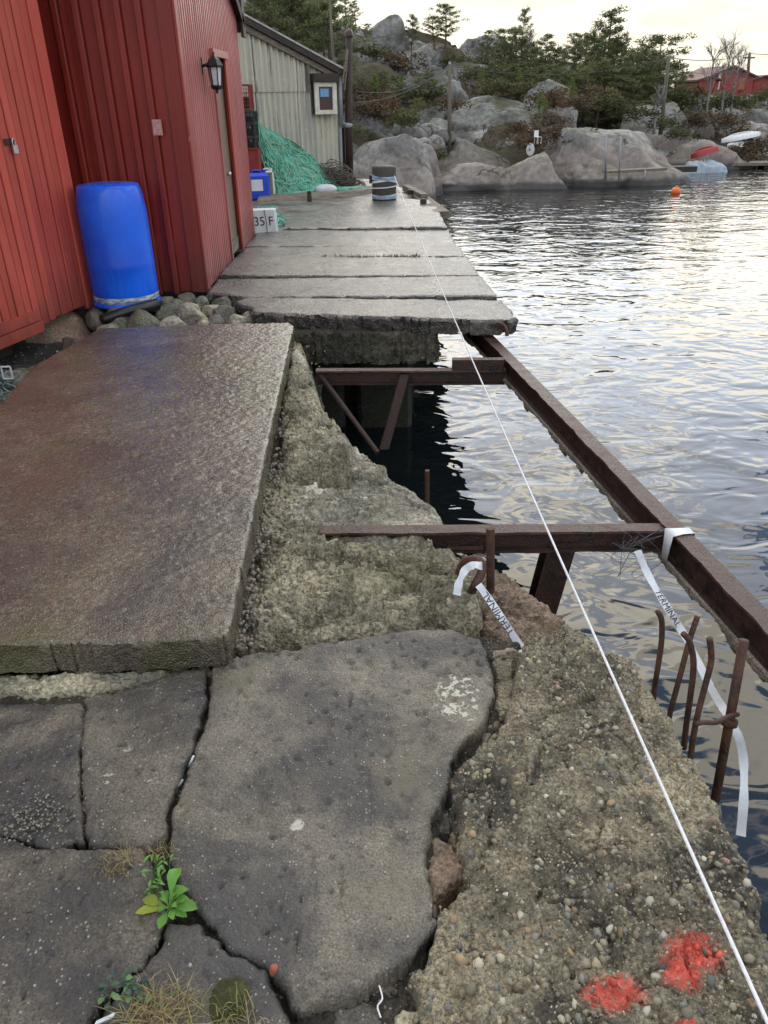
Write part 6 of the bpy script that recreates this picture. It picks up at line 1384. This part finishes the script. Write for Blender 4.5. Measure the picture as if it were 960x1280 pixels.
def make_far_things():
    def pole(px, yb, yt, Y, r, label, dx=0, arm=False):
        b = PY(px, yb, Y); tp = PY(px+dx, yt, Y); t = thing('utility_pole', b-ZV*.2, label, 'pole', 'poles on the far shore'); MB().tube([b-ZV*.3, tp], [r, r*.75], 10).build('shaft', M['pole'], t, True)
        if arm:
            MB().bbox(tp+np.array([-.35, -.05, -.25]), (.7, 0, 0), (0, .08, 0), (0, 0, .08), .01).build('crossarm', M['pole'], t)
        MB().lathe(tp+ZV*.0, [(.03, 0), (.045, .04), (.03, .1), (.0, .11)], 8).build('insulator', M['gutter'], t, True)
        return tp
    t1 = pole(562, 182, 82, 28.3, .075, 'plain wooden pole on the mossy rock across the water'); t2 = pole(827, 158, 72, 34, .085, 'tall wooden pole beside the lone pine', 9); t3 = pole(935, 100, 67, 52, .10, 'distant pole with a crossarm beside the red house', 2, True)
    def wire(a, b, sag, label, r=.012):
        o = MB().tube([a*(1-q)+b*q-ZV*sag*4*q*(1-q) for q in np.linspace(0, 1, 16)], r, 5).build('overhead_wire', M['wire']); tag(o, label, 'wire')
    wire(t2, t3, .2, 'overhead wire between the tall pole and the crossarm pole', .016); wire(t2+ZV*-.4, t3-ZV*.7, .2, 'lower overhead wire beneath the main one by the red house', .012); wire(t3, t3+np.array([14, 2, 0]), .2, 'overhead wire leaving the crossarm pole away from the wood', .016)
    wire(t1, PY(445, 128, 26), .25, 'service wire sloping from the plain pole towards the corrugated shed', .011); wire(t1, PY(445, 128, 26)+ZV*.3, .3, 'second service wire sloping from the plain pole just above its twin', .008); wire(t1, t2, .4, 'long overhead wire from the plain pole to the tall pole', .008)
    # red house
    def house(px0, px1, yt, ye, yb, Y, dep, m, label, orange=False):
        a = PY(px0, yb, Y); b = PY(px1, yb, Y); ze = PY(px0, ye, Y)[2]; zr = PY((px0+px1)/2, yt, Y)[2]; z0 = a[2]-.6; xm = (a[0]+b[0])/2
        t = thing('house', (xm, Y, z0), label, 'house')
        MB().add([(a[0], Y, z0), (b[0], Y, z0), (b[0], Y, ze), (xm, Y, zr), (a[0], Y, ze), (a[0], Y+dep, z0), (b[0], Y+dep, z0), (b[0], Y+dep, ze), (xm, Y+dep, zr), (a[0], Y+dep, ze)], [(0, 1, 2, 3, 4), (9, 8, 7, 6, 5), (1, 6, 7, 2), (5, 0, 4, 9)]).build('wall', m, t)
        for sx, xe in ((-1, a[0]), (1, b[0])):
            sl = (zr-ze)/(abs(xm-xe)); ex = xe+sx*.18; ez = ze-sl*.18
            MB().hexa([(xm, Y-.2, zr+.01), (ex, Y-.2, ez+.01), (ex, Y+dep+.2, ez+.01), (xm, Y+dep+.2, zr+.01), (xm, Y-.2, zr+.10), (ex, Y-.2, ez+.10), (ex, Y+dep+.2, ez+.10), (xm, Y+dep+.2, zr+.10)]).build('roof', M['roof_tile'], t)
        return t, a, b, z0, ze
    t, a, b, z0, ze = house(884, 940, 84, 97, 111, 50, 5, M['house_red'], 'red wooden house with a gable on the far rocks')
    Yf = 50
    p = PY(904, 112, Yf); MB().bbox((p[0], Yf-.04, z0+.3), (.9, 0, 0), (0, .05, 0), (0, 0, 1.0), .01).build('door', M['boat_red'], t)
    p0, p1 = PY(922, 112, Yf), PY(932, 97, Yf); MB().bbox((p0[0], Yf-.06, p0[2]), (p1[0]-p0[0], 0, 0), (0, .06, 0), (0, 0, p1[2]-p0[2]), .01).build('orange_panel', M['house_orange'], t)
    p = PY(896, 112, Yf); MB().bbox((p[0]-.06, Yf-.07, p[2]), (.16, 0, 0), (0, .06, 0), (0, 0, .95), .01).build('corner_board', M['boat_white'], t)
    p0, p1 = PY(907, 97, Yf), PY(916, 95, Yf); MB().bbox((p0[0], Yf-.05, p0[2]), (p1[0]-p0[0], 0, 0), (0, .05, 0), (0, 0, .09), .01).build('trim', M['house_orange'], t)
    house(872, 897, 97, 101, 112, 49.2, 4, M['house_red'], 'low red lean-to at the end of the red house'); house(941, 966, 96, 100, 110, 51.5, 4, M['house_red'], 'flat red annex on the other end of the red house')
    # swim platform with rails
    b0 = PY(757, 217, 25.6); b1 = PY(834, 213, 25.9); t = thing('swim_platform', b0-ZV*.1, 'narrow grey gangway with two thin upright posts below the largest rock', 'platform')
    d = (b1-b0)*np.array([1, 1, 1]); MB().obox(b0, d, (0, .45, 0), (0, 0, .07)).build('deck', M['timber'], t)
    for (x, y0, y1) in ((757, 217, 172), (775, 216, 170), (806, 218, 212)):
        p = PY(x, y0, 25.65); MB().tube([p-ZV*.25, PY(x+1, y1, 25.65)], .022, 6).build('upright', M['gutter'], t, True)
    MB().tube([PY(757, 172, 25.65), PY(758, 225, 25.6)], .02, 6).build('ladder_rail', M['gutter'], t, True)
    o = MB().bbox(PY(838, 216, 28.8), (1.0, .2, 0), (-.1, .6, 0), (0, 0, .18), .02).build('wooden_ramp', M['timber_dark']); tag(o, 'dark wooden ramp end between the gangway and the blue tarp', 'ramp')
    # jetty
    j0 = PY(903, 208, 32.3); t = thing('jetty', j0-ZV*.6, 'low wooden jetty on square piers at the far shore', 'jetty'); MB().obox(j0, (4.2, .3, 0.0), (-.1, 1.0, 0), (0, 0, .10)).build('deck', M['timber'], t)
    for px in (910, 928, 955): p = PY(px, 214, 32.5); MB().bbox((p[0], 32.55, WZ-.4), (.42, 0, 0), (0, .6, 0), (0, 0, j0[2]-WZ+.38), .02).build('pier', M['timber_dark'], t)
    # orange mooring buoy
    p = PY(845, 238, 24.6); p[2] = WZ+.03; t = thing('mooring_buoy', p, 'small orange mooring buoy floating off the far shore', 'buoy'); V, Fc = ICO[3]; mk('body', V*np.array((.14, .14, .13))+p+ZV*.02, Fc, M['orange'], t, True); MB().lathe(p+ZV*.13, [(.03, 0), (.035, .03), (.015, .06)], 8).build('eye', M['orange'], t, True)
    # boats on the rocks
    def hull(c, L, w, h, rz, m, label, tilt=0):
        V = []; Fc = []; n, k = 13, 9
        for i in range(n):
            q = i/(n-1)*2-1; ww = w*.5*(1-abs(q)**2.6); hh = h*(1-.35*abs(q)**3)
            for j in range(k): a = math.pi*j/(k-1); V.append((q*L/2, ww*math.cos(a), hh*math.sin(a)))
            if i:
                for j in range(k-1): Fc.append((k*(i-1)+j, k*i+j, k*i+j+1, k*(i-1)+j+1))
        V = np.array(V); ct, st_ = math.cos(tilt), math.sin(tilt); V = V@np.array([[ct, 0, st_], [0, 1, 0], [-st_, 0, ct]]); ca, sa = math.cos(rz), math.sin(rz); V = V@np.array([[ca, sa, 0], [-sa, ca, 0], [0, 0, 1]])
        t = thing('rowing_boat', c, label, 'boat'); mk('hull', V+np.array(c), Fc, m, t, True)
        K = np.array([(-L/2, 0, .02), (-L*.25, 0, h*1.0), (L*.25, 0, h*1.0), (L/2, 0, .02)]); K = K@np.array([[ct, 0, st_], [0, 1, 0], [-st_, 0, ct]])@np.array([[ca, sa, 0], [-sa, ca, 0], [0, 0, 1]])+np.array(c); MB().tube(spline(K, 4), .025, 5).build('keel', m, t, True)
    hull(PY(881, 194, 32.0), 1.0, .42, .24, -.5, M['boat_red'], 'small red boat lying upturned on the shore rocks', .3); hull(PY(926, 174, 34.6), 1.5, .6, .22, -.15, M['boat_white'], 'upturned white boat on the heath above the jetty', .18); hull(PY(919, 184, 34.6), .8, .5, .25, .3, M['boat_white'], 'short white dinghy beside the upturned white boat', .1)
    o = piece('tarpaulin', [PY(852, 218, 30.6)[:2], PY(905, 218, 31.2)[:2], PY(898, 210, 32.6)[:2], PY(856, 210, 32.0)[:2]], lambda X, Y: WZ+.10+.22*np.clip(1-((Y-31.6)/.9)**2, 0, 1), .3, M['tarp'], None, res=.07, en=.1, es=1.5, er=.12, slope=2.5, disp=slab_disp(.16, 1.6, 700), seed=701); tag(o, 'pale blue tarpaulin crumpled along the waterline', 'tarpaulin')
    # white chairs on the rocks
    def chair(px, py, Y, rz, s, label):
        c = PY(px, py, Y); t = thing('garden_chair', c, label, 'chair', 'white chairs on the rocks'); ca, sa = math.cos(rz), math.sin(rz); ax = np.array([ca, sa, 0])*s; ay = np.array([-sa, ca, 0])*s; az = ZV*s
        MB().bbox(c-ax*.22-ay*.2+az*.36, ax*.44, ay*.42, az*.03, .01).build('seat', M['boat_white'], t); MB().bbox(c-ax*.22+ay*.2+az*.38, ax*.44, ay*.05+az*.0, az*.45, .01).build('backrest', M['boat_white'], t)
        for i in (-1, 1):
            for j in (-1, 1): MB().tube([c+ax*.19*i+ay*.17*j-az*.1, c+ax*.19*i+ay*.17*j+az*.36], .02*s, 5).build('leg', M['boat_white'], t)
    V, Fc = ICO[3]
    p = PY(663, 187, 27.9); o = mk('sunlounger_disc', V*np.array((.14, .05, .20))+p, Fc, M['boat_white'], None, True); o.name = 'white_float'; tag(o, 'upright oval white float leaning among the heather', 'float')
    chair(672, 178, 27.4, .5, .42, 'white garden chair tipped among the heather above the cleft')
make_far_things()
